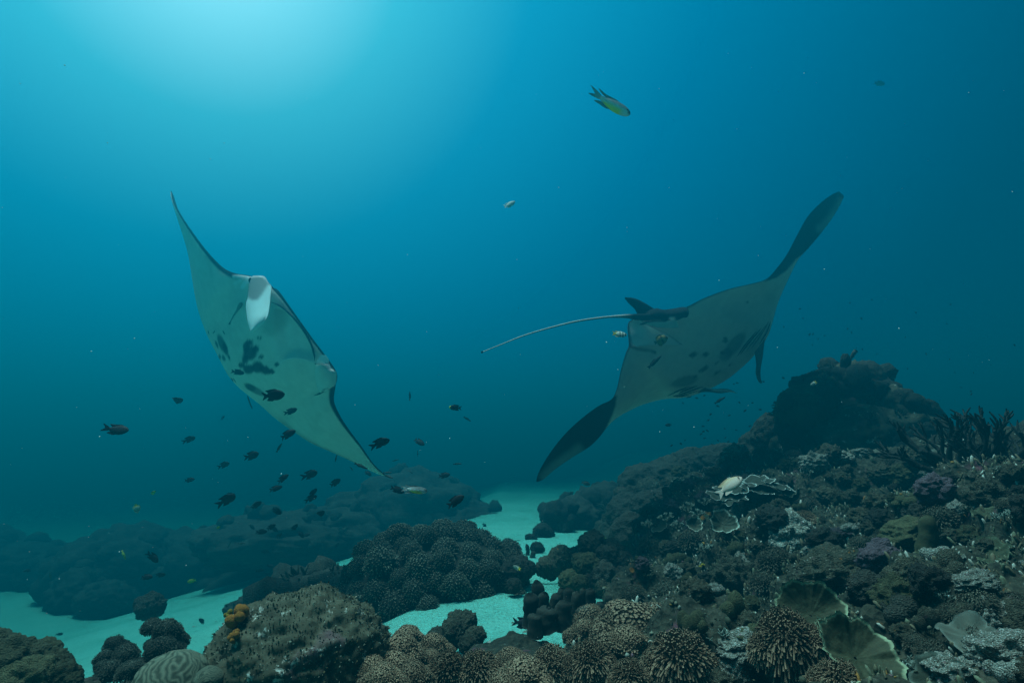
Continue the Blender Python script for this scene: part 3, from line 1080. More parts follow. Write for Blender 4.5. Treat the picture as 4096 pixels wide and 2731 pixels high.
obj('pelvic_fin', sheet(A, B, 30, 14, (0, 0, 0), .012, lambda px, py: blend(np.tile(np.array([.97, .9, .82]), (len(px), 1)), np.maximum(
    .85 * (1 - smooth(1, 5, seg_dist(px, py, [zp(*p) for p in [(560, 600), (500, 650), (480, 740), (488, 860), (505, 980), (545, 1060)]]))),
    .6 * (1 - smooth(1, 5, seg_dist(px, py, [zp(*p) for p in [(700, 600), (860, 700), (1010, 775), (1180, 860), (1330, 960), (1440, 1040)]])))), DARK)).mesh('pelvic_fin', M['manta'], org), mr_)
# gill slits, five a side
for pts in [[(1509, 716), (1490, 770), (1455, 828)], [(1499, 718), (1460, 785), (1418, 845)], [(1484, 738), (1430, 810), (1385, 868)], [(1462, 752), (1410, 815), (1362, 878)], [(1440, 765), (1390, 825), (1345, 888)],
            [(1004, 1082), (1050, 1060), (1110, 1036)], [(1008, 1083), (1070, 1062), (1150, 1032)], [(1012, 1084), (1090, 1066), (1180, 1036)], [(1020, 1085), (1080, 1074), (1150, 1058)], [(1030, 1085), (1090, 1079), (1150, 1068)]]:
    line_part('gill_slit', [zr(*p) for p in pts], .006, DARK, mr_, org, RD, .006, n=16)
# head fins hanging ahead of the mouth
A = [at(*zr(x, y), 5.05) for x, y in [(1432, 868), (1440, 930), (1440, 975), (1450, 1005), (1463, 1020)]]
B = [at(*zr(x, y), 5.1) for x, y in [(1482, 800), (1472, 870), (1458, 940), (1456, 985), (1465, 1021)]]
obj('cephalic_fin', sheet(A, B, 30, 8, (0, 0, 0), .03, flat((.16, .19, .19))).mesh('cephalic_fin', M['manta'], org), mr_)
A = [at(*zr(x, y), 5.0) for x, y in [(1190, 1040), (1235, 1047), (1270, 1046), (1310, 1050), (1346, 1068)]]
B = [at(*zr(x, y), 5.0) for x, y in [(1150, 1066), (1200, 1062), (1260, 1068), (1315, 1063), (1347, 1070)]]
obj('cephalic_fin', sheet(A, B, 30, 8, (0, 0, 0), .03, lambda px, py: blend(np.tile((.10, .13, .13), (len(px), 1)), 1 - smooth(3, 8, seg_dist(px, py, [zr(*p) for p in [(1200, 1040), (1240, 1054), (1300, 1056), (1335, 1064)]])), WHITE * .8)).mesh('cephalic_fin', M['manta'], org), mr_)

# ------------------------------------------------------------------ reef masses in the haze (left and middle distance)
def mound(name, pieces, material, seed, level=5, amp=.22, kind='structure', flat_bottom=None):
    """several overlapping rough lumps as one mass; pieces: centre x,y,z and radii"""
    mb = MB()
    for k, (p, r) in enumerate(pieces):
        V, F = lump(seed + k, level, amp, 1.7, .10, 3.2, .07)
        g = fbm(V * 6 + k, 3, seed + k + 40, .6, ridged=True)
        V = V * (1 + .05 * g[:, None])
        mb.add(V * np.array(r) + np.array(p), F)
    o = obj(name, mb.mesh(name, material))
    if kind:
        tag(o, kind=kind)
    return o


def mpiece(dx, dy, d, rx, ry, rz):
    k = MK
    return (atD(dx, dy, d * k), (rx * k, ry * k, rz * k))


MK = ground(*D(900, 1235))[1] / 8.6
mound('reef_mound', [mpiece(945, 1180, 8.6, .95, .9, .62), mpiece(860, 1200, 8.6, .9, .8, .5), mpiece(1040, 1215, 8.4, .8, .7, .42), mpiece(760, 1235, 8.0, 1.1, .8, .4), mpiece(640, 1240, 7.6, 1.0, .8, .34)], M['dark'], 101)
MK = ground(*D(300, 1400))[1] / 5.0
mound('reef_mound', [mpiece(230, 1320, 5.4, .42, .5, .36), mpiece(300, 1300, 5.6, .5, .5, .36), mpiece(420, 1318, 5.8, .62, .5, .42), mpiece(540, 1325, 5.9, .6, .5, .46), mpiece(660, 1345, 5.6, .6, .6, .56), mpiece(600, 1385, 5.2, .5, .5, .3), mpiece(700, 1390, 5.0, .5, .5, .34),
                     mpiece(190, 1360, 5.0, .22, .3, .2), mpiece(245, 1380, 4.8, .22, .22, .16), mpiece(760, 1360, 5.2, .5, .6, .56), mpiece(540, 1345, 5.8, .6, .5, .4)], M['dark'], 121)
MK = ground(*D(60, 1345))[1] / 6.6
mound('reef_mound', [mpiece(60, 1305, 6.8, .55, .5, .30), mpiece(140, 1310, 6.6, .4, .4, .24), mpiece(-60, 1280, 7.2, .7, .6, .36)], M['dark'], 141)
MK = ground(*D(1340, 1212))[1] / 8.0
mound('reef_mound', [mpiece(1340, 1190, 8.0, .34, .5, .34), mpiece(1385, 1180, 8.2, .34, .5, .38), mpiece(1290, 1205, 7.6, .18, .3, .2), mpiece(1420, 1190, 7.8, .3, .4, .36)], M['dark'], 161)

low = []
for x, y, rx, rz in [(600, 1392, 60, 30), (650, 1385, 70, 42), (720, 1380, 80, 50), (790, 1385, 70, 56), (560, 1398, 40, 20), (690, 1410, 80, 44), (770, 1420, 60, 40)]:
    p, d = ground(*D(x, y + 18))
    low.append((atD(x, y, d), (rx * d / 1306.7, rx * d / 1306.7 * .8, rz * d / 1306.7)))
mound('reef_mound', low, M['reef'], 171)

# low reef under the corals of the lower left corner
mb_ = [(atD(x, y, d), r) for x, y, d, r in [(0, 1800, 1.5, (.16, .2, .26)), (140, 1800, 1.55, (.12, .2, .24)), (270, 1790, 1.85, (.14, .2, .26)), (380, 1800, 1.7, (.14, .2, .26)), (540, 1790, 1.7, (.2, .24, .27)), (720, 1790, 1.75, (.24, .24, .3))]]
mound('reef_mound', mb_, M['reef'], 181)

# ------------------------------------------------------------------ soft corals
HEADS_FAR = [polyp_head(200 + k, 260, .15, .045, 4, -.3, .3, (.02, .022, .016), (.05, .05, .035), (.15, .15, .11), .85, 3).mesh('coral_head', M['polyp']) for k in range(3)]
HEADS_NEAR = [polyp_head(220 + k, 900, .13, .050, 5, -.35, .45 + .1 * k, squash=.78).mesh('coral_head', M['polyp']) for k in range(4)]
HEADS_LONG = [polyp_head(240 + k, 1050, .34, .035, 5, -.55, .85, squash=.8, seg=5).mesh('coral_head', M['polyp']) for k in range(3)]
HEADS_DARK = [polyp_head(280 + k, 620, .10, .034, 4, -.6, .2, (.02, .022, .016), (.05, .055, .04), (.10, .105, .08), .95, 3, .22).mesh('bulb', M['polyp']) for k in range(2)]
HEADS_FINE = [polyp_head(260 + k, 760, .16, .026, 4, -.5, .3, (.03, .03, .02), (.07, .062, .04), (.16, .14, .10), .9, 3).mesh('coral_head', M['polyp']) for k in range(2)]


def heads(root, spec, meshes, jitter=.06):
    """heads as parts of one colony; spec: world point, radius, normal"""
    for k, (p, r, nrm) in enumerate(spec):
        o = obj('coral_head', meshes[k % len(meshes)], root)
        place(o, np.asarray(p) - np.array(root.location), (r * rnd.uniform(.92, 1.1), r * rnd.uniform(.92, 1.1), r * rnd.uniform(.85, 1.08)), rnd.uniform(0, 6.28), nrm, .6)


# big mound of soft coral in the middle
mc, md = ground(*D(985, 1425))
mc = atD(1000, 1352, 4.05)
mc[2] = float(sand_z(mc[0], mc[1])) - .05
t = thing('soft_coral_mound', 'large domed mound crowded with dark green rounded coral heads beside the sand channel', 'coral mound', mc)
MR = np.array([.71, .66, .49])
V, F = lump(31, 5, .12, 1.5, .05, 3, .05)
V = V * MR * .88
obj('mound_base', mesh('mound_base', V, F, M['dark']), t)
sp = []
k_ = 0
for i in range(900):
    z = 1 - 1.02 * (i + .5) / 900
    a = i * 2.399963
    s = math.sqrt(max(0, 1 - z * z))
    n = np.array([s * math.cos(a), s * math.sin(a), z])
    if n[1] > .45:
        continue
    p = mc + n * MR * rnd.uniform(.84, .96)
    r = rnd.uniform(.075, .125) * (1.0 if n[0] > -.2 else .9)
    if n[0] < -.55 and z < .55 and rnd.random() < .6:
        continue
    if all(np.linalg.norm(p - q[0]) > .80 * (r + q[1]) for q in sp):
        sp.append((p, r, unit(n / MR)))
heads(t, sp, HEADS_FAR)

# foreground soft corals: colonies of heads along the bottom of the view
COL = [
    ('low brownish colony of packed polyp heads, next to the algae rock', HEADS_NEAR, [(853.5, 1535.875, 1.62, 36.5), (880.0, 1554.95, 1.5, 37.0), (909.5, 1528.325, 1.7, 39.1), (916.5, 1493.475, 1.85, 40.0), (949.0, 1550.35, 1.6, 33.5)]),
    ('rounded polyp colony on the bright sand edge, upper right of the low packed colony', HEADS_NEAR, [(997.5, 1481.525, 2.05, 28.8), (992.0, 1507.95, 1.9, 19.8), (934.0, 1461.75, 2.15, 30.1)]),
    ('round brown polyp head with drooping tentacles, left of an equal neighbour', HEADS_LONG, [(1027.0, 1537.85, 1.7, 33.5)]),
    ('round brown polyp head with drooping tentacles, right of an equal neighbour', HEADS_LONG, [(1098.0, 1534.95, 1.7, 37.0)]),
    ('pale tipped polyp colony at the bottom edge under the hiding dark fish', HEADS_NEAR, [(1202.0, 1548.1, 1.62, 46.4), (1155.0, 1574.25, 1.5, 30.1), (1175.0, 1511.25, 1.95, 30.1)]),
    ('dark brown polyp colony with shaggy sides in front of the sand channel', HEADS_LONG, [(1268.0, 1522.3, 1.8, 36.1), (1352.5, 1515.875, 1.75, 36.5)]),
    ('wide brown polyp colony of flat topped heads, topmost of the foreground row', HEADS_NEAR, [(1429.5, 1417.075, 2.3, 43.4), (1505.5, 1421.575, 2.28, 43.4), (1461.5, 1443.975, 2.1, 65.8), (1439.5, 1471.425, 1.95, 42.6), (1533.5, 1450.025, 2.0, 28.8)]),
    ('dense polyp head at the left foot of the wide brown colony', HEADS_NEAR, [(1340.5, 1447.025, 2.3, 28.8), (1354.0, 1418.7, 2.5, 32.7)]),
    ('large shaggy polyp head with long pale tentacles hanging to the right', HEADS_LONG, [(1560.5, 1505.575, 1.74, 52.0)]),
    ('small star shaped polyp head with spread tentacles at the bottom edge', HEADS_LONG, [(1443.5, 1548.625, 1.56, 32.2)]),
    ('round polyp head with long swept tentacles in front of the leafy green coral', HEADS_LONG, [(1802.5, 1461.125, 1.62, 49.4), (1862.5, 1464.875, 1.6, 27.9)]),
    ('pair of small polyp heads at the foot of the rubble slope beside the sand', HEADS_FINE, [(1591.5, 1363.525, 2.75, 28.8), (1541.0, 1383.35, 2.7, 24.9)]),
    ('tall narrow polyp head between pale boulders on the slope', HEADS_FINE, [(1658.0, 1379.8, 2.45, 27.5), (1657.5, 1419.875, 2.3, 27.9)]),
    ('grey brown polyp head at the bottom edge right of the swept one', HEADS_LONG, [(1925.0, 1554.25, 1.35, 38.7)]),
]
for lab, ms, hs in COL:
    c0 = np.mean([atD(x, y, d) for x, y, d, r in hs], axis=0)
    t = thing('soft_coral', lab, 'soft coral', c0, 'soft corals with polyp heads')
    spec = []
    for x, y, d, r in hs:
        p = atD(x, y, d)
        rr = r * d / 1306.7 * 1.06
        spec.append((p, rr, unit(np.array([rnd.uniform(-.2, .2), -.35, 1]))))
        if ms is not HEADS_FINE:
            for s_ in (-1, -.2, 1):
                spec.append((p + np.array([s_ * rr * rnd.uniform(.75, .95), rr * rnd.uniform(-.1, .5), -rr * rnd.uniform(.3, .5)]), rr * rnd.uniform(.55, .75), unit(np.array([s_ * .4, -.35, 1]))))
    heads(t, spec, ms)
    V, F = lump(len(lab), 3, .2, 1.5)
    w = np.array([max(.05, np.ptp([s[0][0] for s in spec]) * .5 + .04), max(.06, np.ptp([s[0][1] for s in spec]) * .5 + .05), .12])
    b = V * w * np.array([.8, .8, 1]) - np.array([0, -.02, .16])
    obj('colony_base', mesh('colony_base', b, F, M['dark']), t)

# ------------------------------------------------------------------ foreground rock with algae, left of centre
rc = atD(690, 1530, 1.72)
t = thing('algae_rock', 'large foreground rock crusted with pale and brown turf algae, left of the polyp corals', 'rock', rc)
V, F = lump(57, 6, .18, 1.4, .07, 4, .06)
V = V * (1 + .035 * fbm(V * 18, 3, 58, .6, ridged=True)[:, None] + .02 * fbm(V * 45, 2, 59)[:, None]) * np.array([.262, .25, .215])
obj('rock_body', mesh('rock_body', V, F, M['rock']), t)
g = np.random.default_rng(5)
mb = MB()                                       # turf: uncountable tufts all over the rock
idx = np.nonzero(V[:, 2] > -.06)[0]
idx = g.choice(idx, 5200)
for_dir = unit(V[idx])
b0 = V[idx] * .995
L = g.uniform(.003, .008, len(idx))
ln = unit(for_dir + g.normal(0, .5, (len(idx), 3)))
sd = unit(np.cross(ln, g.normal(0, 1, (len(idx), 3))))
w = g.uniform(.0012, .003, len(idx))[:, None]
tv = np.stack([b0 - sd * w, b0 + sd * w, b0 + ln * L[:, None] + sd * w * .8, b0 + ln * L[:, None] - sd * w * .8], 1).reshape(-1, 3)
cc = np.where(g.random(len(idx))[:, None] < .35, np.array([[.24, .24, .18]]), np.array([[.09, .075, .035]])) * g.uniform(.6, 1.2, (len(idx), 1))
q = np.arange(len(idx) * 4).reshape(-1, 4)
turf = obj('turf_algae', mesh('turf_algae', tv, q, M['polyp'], np.repeat(cc, 4, 0), False), t)
turf['kind'] = 'stuff'


def on_px(dx, dy, d):
    return atD(dx, dy, d)


KNOBS = {}


def knobs(seed, material, n=9):
    k = (seed, material, n)
    if k not in KNOBS:
        KNOBS[k] = knob_cluster(seed, n).mesh('knob', M[material])
    return KNOBS[k]


def single(name, label, cat, me, p, s, rz=0.0, normal=None, tilt=.7, group=None):
    o = obj(name, me)
    place(o, p, s, rz, normal, tilt)
    return tag(o, label, cat, group)


single('sponge', 'bright yellow lump of sponge on the crest of the algae rock', 'sponge', knobs(3, 'yellow', 5), on_px(708, 1386, 1.70), .014)
single('sponge', 'orange and yellow knobbly sponge on the left shoulder of the algae rock', 'sponge', knobs(4, 'orange', 8), on_px(548, 1420, 1.62), .034, 1, (-.5, -.6, .6))
single('sponge', 'small mustard yellow sponge just left of the orange knobbly sponge', 'sponge', knobs(5, 'yellow', 6), on_px(528, 1412, 1.66), .016, 2)
single('sponge', 'brown yellow sponge crust low on the left flank of the algae rock', 'sponge', knobs(6, 'orange', 7), on_px(540, 1462, 1.56), .020, 2, (-.6, -.6, .4))

# brain corals, bulb corals and boulders at the lower left
def brain(seed):
    V, F = ico(6)
    V = V * (1 + .08 * fbm(V * 1.6 + seed, 2, seed))[:, None]
    q = V * 6.5 + .9 * np.stack([fbm(V * 2.4 + seed + k * 9, 3, seed + k) for k in range(3)], 1) * 2
    ridge = np.abs(np.sin(q[:, 0] * 3 + 2.2 * fbm(V * 2.2 + seed, 2, seed + 8) * 3))
    V = V * (1 + .022 * (ridge - .5))[:, None]
    c = np.array([.045, .05, .03]) + (np.clip(ridge, 0, 1) ** 2)[:, None] * np.array([.13, .135, .095])
    return MB().add(V * np.array([1, 1, .8]), F, c)


BR = brain(3).mesh('brain_coral', M['soft'])
single('brain_coral', 'large smooth brain coral with fine winding grooves at the bottom edge', 'brain coral', BR, atD(392, 1572, 1.55), .098, .5, (0, -.3, 1))
single('brain_coral', 'small ridged brain coral tucked against the right side of the large one', 'brain coral', BR, atD(478, 1560, 1.50), .036, 2.0, (0, -.5, 1))
single('brain_coral', 'rounded ridged coral cap on the upper left of the algae rock', 'brain coral', BR, atD(600, 1412, 1.70), .036, 2.6, (-.2, -.6, 1))

BULB = [knob_cluster(41, 7, 4).mesh('bulb', M['dark']), knob_cluster(43, 10, 3).mesh('bulb', M['olive']), knob_cluster(47, 6, 4).mesh('bulb', M['olive'])]


def bulbs(name, lab, cat, pts, material='dark', group=None, hairy=False):
    """a coral of several rounded bulbs, each a part; pts: dx,dy,d,r px"""
    c0 = np.mean([atD(x, y, d) for x, y, d, r in pts], axis=0)
    t = thing(name, lab, cat, c0, group)
    for k, (x, y, d, r) in enumerate(pts):
        if material == 'fuzzy':
            me = HEADS_DARK[k % 2]
        else:
            V, F = lump(int(x + y), 5, .26, 1.8, .10, 4, .09)
            V = V * (1 + .045 * fbm(V * 14, 3, k, .6, ridged=True)[:, None])
            me = mesh('bulb', V, F, M[material])
        rr = r * d / 1306.7
        o = obj('bulb', me, t)
        place(o, atD(x, y, d) - c0, (rr, rr, rr * rnd.uniform(.85, 1.1)), rnd.uniform(0, 6))
    return t


bulbs('bulb_coral', 'dark bulbous coral stack rising against the pale sand, taller one left of the algae rock', 'coral',
      [(352, 1440, 1.9, 26), (385, 1452, 1.88, 33), (372, 1490, 1.82, 36), (345, 1480, 1.86, 15), (398, 1492, 1.86, 28), (410, 1470, 1.92, 24)], 'fuzzy')
bulbs('bulb_coral', 'dark bulbous coral clump on the sand, above the large brain coral', 'coral',
      [(262, 1482, 1.85, 24), (290, 1505, 1.8, 30), (245, 1510, 1.82, 26), (300, 1540, 1.72, 32), (250, 1545, 1.74, 30), (235, 1530, 1.78, 18), (330, 1530, 1.78, 24), (275, 1490, 1.86, 26)], 'fuzzy')
bulbs('coral_boulder', 'grey green boulder filling the lower left corner', 'boulder',
      [(10, 1560, 1.45, 78), (-40, 1520, 1.5, 70), (60, 1575, 1.42, 60), (5, 1490, 1.6, 36), (45, 1510, 1.55, 30)], 'olive')
bulbs('coral_boulder', 'rounded upright boulder with a smooth cap next to the corner boulder', 'boulder',
      [(95, 1500, 1.55, 36), (115, 1535, 1.5, 45), (140, 1565, 1.46, 40), (165, 1570, 1.45, 24)], 'olive')
bulbs('coral_boulder', 'small round coral on the sand in front of the hazy left reef', 'boulder', [(348, 1392, 4.5, 30), (330, 1385, 4.6, 20)], 'dark')

# corals standing on the sand in the channel
bulbs('coral_boulder', 'tall stack of dark boulders in the sand channel', 'boulder',
      [(1362, 1250, 4.0, 32), (1395, 1285, 3.9, 34), (1420, 1300, 3.9, 36), (1405, 1262, 4.0, 26), (1428, 1325, 3.8, 28), (1390, 1335, 3.7, 40), (1440, 1340, 3.75, 30), (1355, 1340, 3.7, 30), (1420, 1350, 3.7, 36)], 'dark')
bulbs('coral_boulder', 'greenish ball coral leaning on the front of the boulder stack', 'boulder', [(1350, 1300, 3.75, 30), (1335, 1290, 3.85, 22)], 'olive')
bulbs('coral_boulder', 'long low boulder with pale crust lying left of the boulder stack', 'boulder', [(1262, 1300, 4.1, 26), (1290, 1290, 4.1, 32), (1320, 1285, 4.1, 30), (1245, 1305, 4.1, 16)], 'rock')
bulbs('coral_boulder', 'mossy round boulder between the finger coral and the boulder stack', 'boulder', [(1310, 1335, 3.55, 26), (1332, 1338, 3.5, 20)], 'olive')
bulbs('coral_boulder', 'small tan stone in front of the boulder stack', 'stone', [(1383, 1350, 3.45, 16), (1398, 1352, 3.45, 12)], 'rock')
bulbs('coral_boulder', 'round dark coral at the right foot of the domed coral mound', 'boulder', [(1190, 1310, 3.9, 30), (1165, 1322, 3.8, 26), (1215, 1305, 4.0, 16), (1180, 1345, 3.6, 18)], 'dark')
bulbs('coral_boulder', 'crusted boulder at the foot of the domed coral mound, beside the bright sand', 'boulder',
      [(1065, 1440, 2.7, 34), (1040, 1455, 2.6, 30), (1090, 1462, 2.55, 24), (1005, 1462, 2.6, 24), (1075, 1480, 2.45, 22), (1050, 1425, 2.8, 24)], 'rock')
bulbs('coral_boulder', 'yellow green brain like ball on the bright sand under the finger coral', 'coral', [(1272, 1428, 2.55, 12)], 'olive')
for k, (x, y, d, r, lab) in enumerate([(1190, 1250, 6.6, 10, 'tiny dark coral knob at the left of the far channel sand'), (1165, 1248, 6.0, 14, 'flat dark stone far along the sand channel'),
                                       (1218, 1236, 6.6, 12, 'upright stub of coral far along the sand channel'), (1245, 1222, 6.9, 20, 'hazy round coral before the far reef'), (1232, 1257, 5.6, 14, 'small dark stone beside the channel stubs')]):
    bulbs('coral_boulder', lab, 'stone', [(x, y, d, r), (x + r * .7, y + 3, d, r * .7)], 'dark')


def fingers(name, lab, spec, material, group=None):
    """upright finger coral: each finger a part; spec: base x,y,d, height px, radius px, lean"""
    c0 = np.mean([atD(s[0], s[1], s[2]) for s in spec], axis=0)
    t = thing(name, lab, 'finger coral', c0, group)
    for k, (x, y, d, hh, rr, lean) in enumerate(spec):
        a = atD(x, y, d)
        b = atD(x + lean * hh, y - hh, d + .02)
        P = catmull([a - np.array([0, 0, .02]), a * .6 + b * .4 + np.array([rnd.uniform(-.01, .01), 0, 0]), b], 16)
        r = rr * d / 1306.7
        R = r * np.interp(np.linspace(0, 1, 16), [0, .5, .8, .93, 1], [1.1, .95, .95, .75, .25])
        V, F = tube(P, R, 12)
        V = V + (unit(V - P.mean(0)) * (r * .35 * fbm(V / r * .9, 3, k + 3))[:, None])
        obj('finger', mesh('finger', V - c0, F, M[material]), t)
    return t


fingers('finger_coral', 'dark knobbly finger coral on the sand in front of the channel boulders',
        [(1222, 1425, 2.55, 62, 20, -.05), (1250, 1420, 2.6, 60, 15, 0), (1245, 1400, 2.7, 66, 16, -.2), (1275, 1410, 2.65, 50, 13, .1), (1290, 1400, 2.7, 52, 10, 0), (1305, 1408, 2.65, 60, 14, 0), (1322, 1415, 2.6, 56, 14, .05),
         (1335, 1400, 2.7, 52, 10, .1), (1355, 1408, 2.65, 58, 12, 0), (1300, 1430, 2.5, 50, 22, -.1), (1340, 1430, 2.5, 40, 24, .1), (1370, 1420, 2.6, 40, 14, .3), (1260, 1440, 2.45, 46, 24, 0), (1395, 1398, 2.7, 30, 9, .0), (1230, 1450, 2.4, 40, 18, 0)], 'dark')
fingers('finger_coral', 'three small coral stubs far away on the channel sand', [(1192, 1278, 5.4, 18, 7, -.1), (1210, 1275, 5.5, 26, 5, 0), (1222, 1278, 5.4, 14, 6, .3)], 'dark')
fingers('finger_coral', 'single smooth finger shaped sponge standing on the rubble slope', [(2125, 1262, 2.2, 80, 20, .08)], 'soft' if False else 'olive')

# ------------------------------------------------------------------ the reef on the right: named pieces first
def explicit(name, lab, cat, me, dx, dy, d, rpx, rz=0.0, normal=None, squash=1.0, group=None, tilt=.7):
    r = rpx * d / 1306.7
    return single(name, lab, cat, me, atD(dx, dy, d), (r, r, r * squash), rz, normal, tilt, group)


DOMES = []
for k in range(4):
    V, F = lump(300 + k, 5, .2, 1.6, .09, 3.6, .06)
    V = V * (1 + .04 * fbm(V * 9, 3, k, .6, ridged=True)[:, None])
    V = V * (1 + .014 * (.5 - worley(V * 13, k))[:, None])
    DOMES.append(mesh('coral_head', V, F, M['dark']))
RIDGE = [(1480, 1115, 6.6, 58, .85, 'hazy round coral head at the lower end of the far ridge'), (1545, 1100, 6.5, 62, .8, 'broad hazy coral head next up the far ridge'),
         (1590, 1075, 6.5, 52, .85, 'domed hazy coral head with the highest bump of the far ridge'), (1660, 1065, 6.3, 64, .7, 'wide low coral head in the middle of the far ridge'),
         (1720, 1062, 6.0, 42, .9, 'round coral head on the far ridge, just left of the pinnacle foot'), (1765, 1050, 5.7, 50, .9, 'greenish coral head against the foot of the pinnacle'),
         (1440, 1180, 6.0, 50, .9, 'dark coral head low on the far ridge above the sand bank'), (1500, 1165, 5.6, 56, .7, 'flattened dark coral head below the far ridge'),
         (1560, 1150, 5.2, 60, .55, 'dark ledge like coral under the table coral'), (1450, 1230, 5.0, 48, 1.0, 'dark bulky coral head standing on the sand bank'),
         (1495, 1235, 4.7, 40, .9, 'dark coral head right beside the bulky one on the sand bank'), (1790, 1010, 5.4, 34, 1.0, 'small rounded coral under the overhanging soft coral'),
         (1700, 1130, 5.0, 70, .6, 'broad dark coral mass behind the pale fish'),
         (1772, 1002, 5.3, 46, 1.0, 'round coral stepping down from the left side of the pinnacle'), (1742, 1030, 5.6, 44, .9, 'lower round coral on the step left of the pinnacle'),
         (2070, 975, 4.95, 44, 1.1, 'rough coral shoulder on the right side of the pinnacle'), (2105, 1010, 4.75, 40, .9, 'lower coral step right of the pinnacle, under the lone bulb')]
for k, (x, y, d, r, sq, lab) in enumerate(RIDGE):
    explicit('boulder_coral', lab, 'coral', DOMES[k % 4], x, y, d, r, k * 1.3, None, sq, 'coral heads of the far ridge')

# pinnacle
pc = pc0 = atD(1960, 1000, 5.2)
t = thing('reef_pinnacle', 'dark reef pinnacle rising above the slope into the blue water', 'reef', pc)
mb = MB()
for k, (x, y, d, rx, rz) in enumerate([(1960, 1030, 5.1, 170, 120), (1940, 950, 5.2, 95, 110), (1985, 925, 5.25, 56, 78), (2040, 985, 5.0, 90, 90), (1890, 1000, 5.2, 95, 105), (2090, 1035, 4.7, 80, 60), (1930, 890, 5.3, 40, 50), (1840, 1060, 5.2, 80, 60)]):
    V, F = lump(330 + k, 5, .2, 1.7, .10, 3.4, .08)
    V = V * (1 + .10 * fbm(V * 5, 4, k + 7, .6, ridged=True)[:, None])
    a = d / 1306.7
    mb.add(V * np.array([rx * a, rx * a * .9, rz * a]) + atD(x, y, d), F)
obj('rock_body', mb.mesh('rock_body', M['rock'], pc), t)
LEATHER = []
for k, (x, y, d, rx, rz, lean) in enumerate([(1850, 945, 5.0, 62, 66, .5), (1880, 905, 5.1, 46, 42, .7), (1825, 965, 5.0, 36, 50, .2), (1905, 880, 5.2, 30, 26, .5)]):
    V, F = lump(350 + k, 5, .2, 1.6, .08, 3.2, .05)
    V = V * (1 + .03 * (.5 - worley(V * 12, k))[:, None])
    a = d / 1306.7
    o = obj('leather_coral', mesh('leather_coral', V * np.array([rx * a, rx * a, rz * a]), F, M['olive']), t, atD(x, y, d) - pc)
    o.rotation_euler = (0, lean, 0)
    g_ = np.random.default_rng(50 + k)
    Vl = V * np.array([rx * a, rx * a, rz * a])
    Ml = np.array(Matrix.Rotation(lean, 3, 'Y'))
    for i in g_.choice(len(Vl), 26, replace=False):
        LEATHER.append((Ml @ Vl[i] + atD(x, y, d), unit(Ml @ V[i])))
    if k == 0:
        o['label'] = 'smooth overhanging leather coral on the left shoulder'
V, F = lump(361, 5, .10, 1.6, .04, 5, .04)
V = V * (1 + .03 * (.5 - worley(V * 11, 3))[:, None])
a = 5.25 / 1306.7
o = obj('barrel_coral', mesh('barrel_coral', V * np.array([40 * a, 40 * a, 50 * a]), F, M['dark']), t, atD(1990, 876, 5.25) - pc)
explicit('boulder_coral', 'round bulb coral standing alone on the ridge right of the pinnacle', 'coral', DOMES[2], 2131, 986, 4.4, 17, 0, None, .95)
explicit('boulder_coral', 'dark stub under the round lone bulb coral', 'coral', DOMES[1], 2128, 1012, 4.4, 16, 0, None, 1.0)
# sea whip and feather star on the pinnacle
wp = atD(1948, 870, 5.2)
t = thing('sea_whip', 'crooked thin sea whip standing on top of the pinnacle', 'sea whip', wp)
P = catmull([atD(x, y, 5.2) for x, y in [(1950, 880), (1946, 858), (1950, 842), (1947, 832), (1955, 822), (1960, 812), (1966, 805)]], 40)
V, F = tube(P, .016 + .006 * vnoise(P * 40, 3), 10)
V += fbm(V * 60, 2, 5)[:, None] * .006
obj('stem', MB().add(V, F, np.tile((.05, .055, .045), (len(V), 1))).mesh('stem', M['soft'], wp), t)
fp = atD(1885, 872, 5.1)
t = thing('feather_star', 'dark feather star with raised arms on the left shoulder of the pinnacle', 'feather star', fp)
g = random.Random(4)
for k in range(16):
    a = math.pi * (k + .5) / 16
    tip = atD(1885 + 34 * math.cos(a), 874 - 22 * math.sin(a) - 4, 5.1 + g.uniform(-.08, .08))
    P = catmull([fp, (fp + tip) / 2 + np.array([0, 0, .03]), tip], 10)
    mb = MB()
    V, F = tube(P, np.linspace(.007, .003, 10), 5)
    mb.add(V, F, np.tile((.03, .03, .028), (len(V), 1)))
    for i in range(2, 10):
        for s in (-1, 1):
            e_ = P[i] + np.array([s * .018, 0, .008]) * (1 - .06 * i)
            V, F = tube(np.array([P[i], (P[i] + e_) / 2, e_]), [.002, .002, .001], 3)
            mb.add(V, F, np.tile((.03, .03, .028), (len(V), 1)))
    obj('arm', mb.mesh('arm', M['soft'], fp), t)

# growths that break up the pinnacle and the far masses: parts of them
GROW = [mesh('growth', *(lambda a: (a[0] * (1 + .08 * fbm(a[0] * 7, 3, k + 5, .6, ridged=True)[:, None]), a[1]))(lump(380 + k, 3, .4, 2.2, .15, 3.5, .12)), M['dark']) for k in range(4)]
GROW += [branches(390 + k, 7, 2, .5, .10, .7, .8, 5, (.10, .11, .08), (.05, .055, .04), (2, 3)).mesh('growth', M['soft']) for k in range(3)]


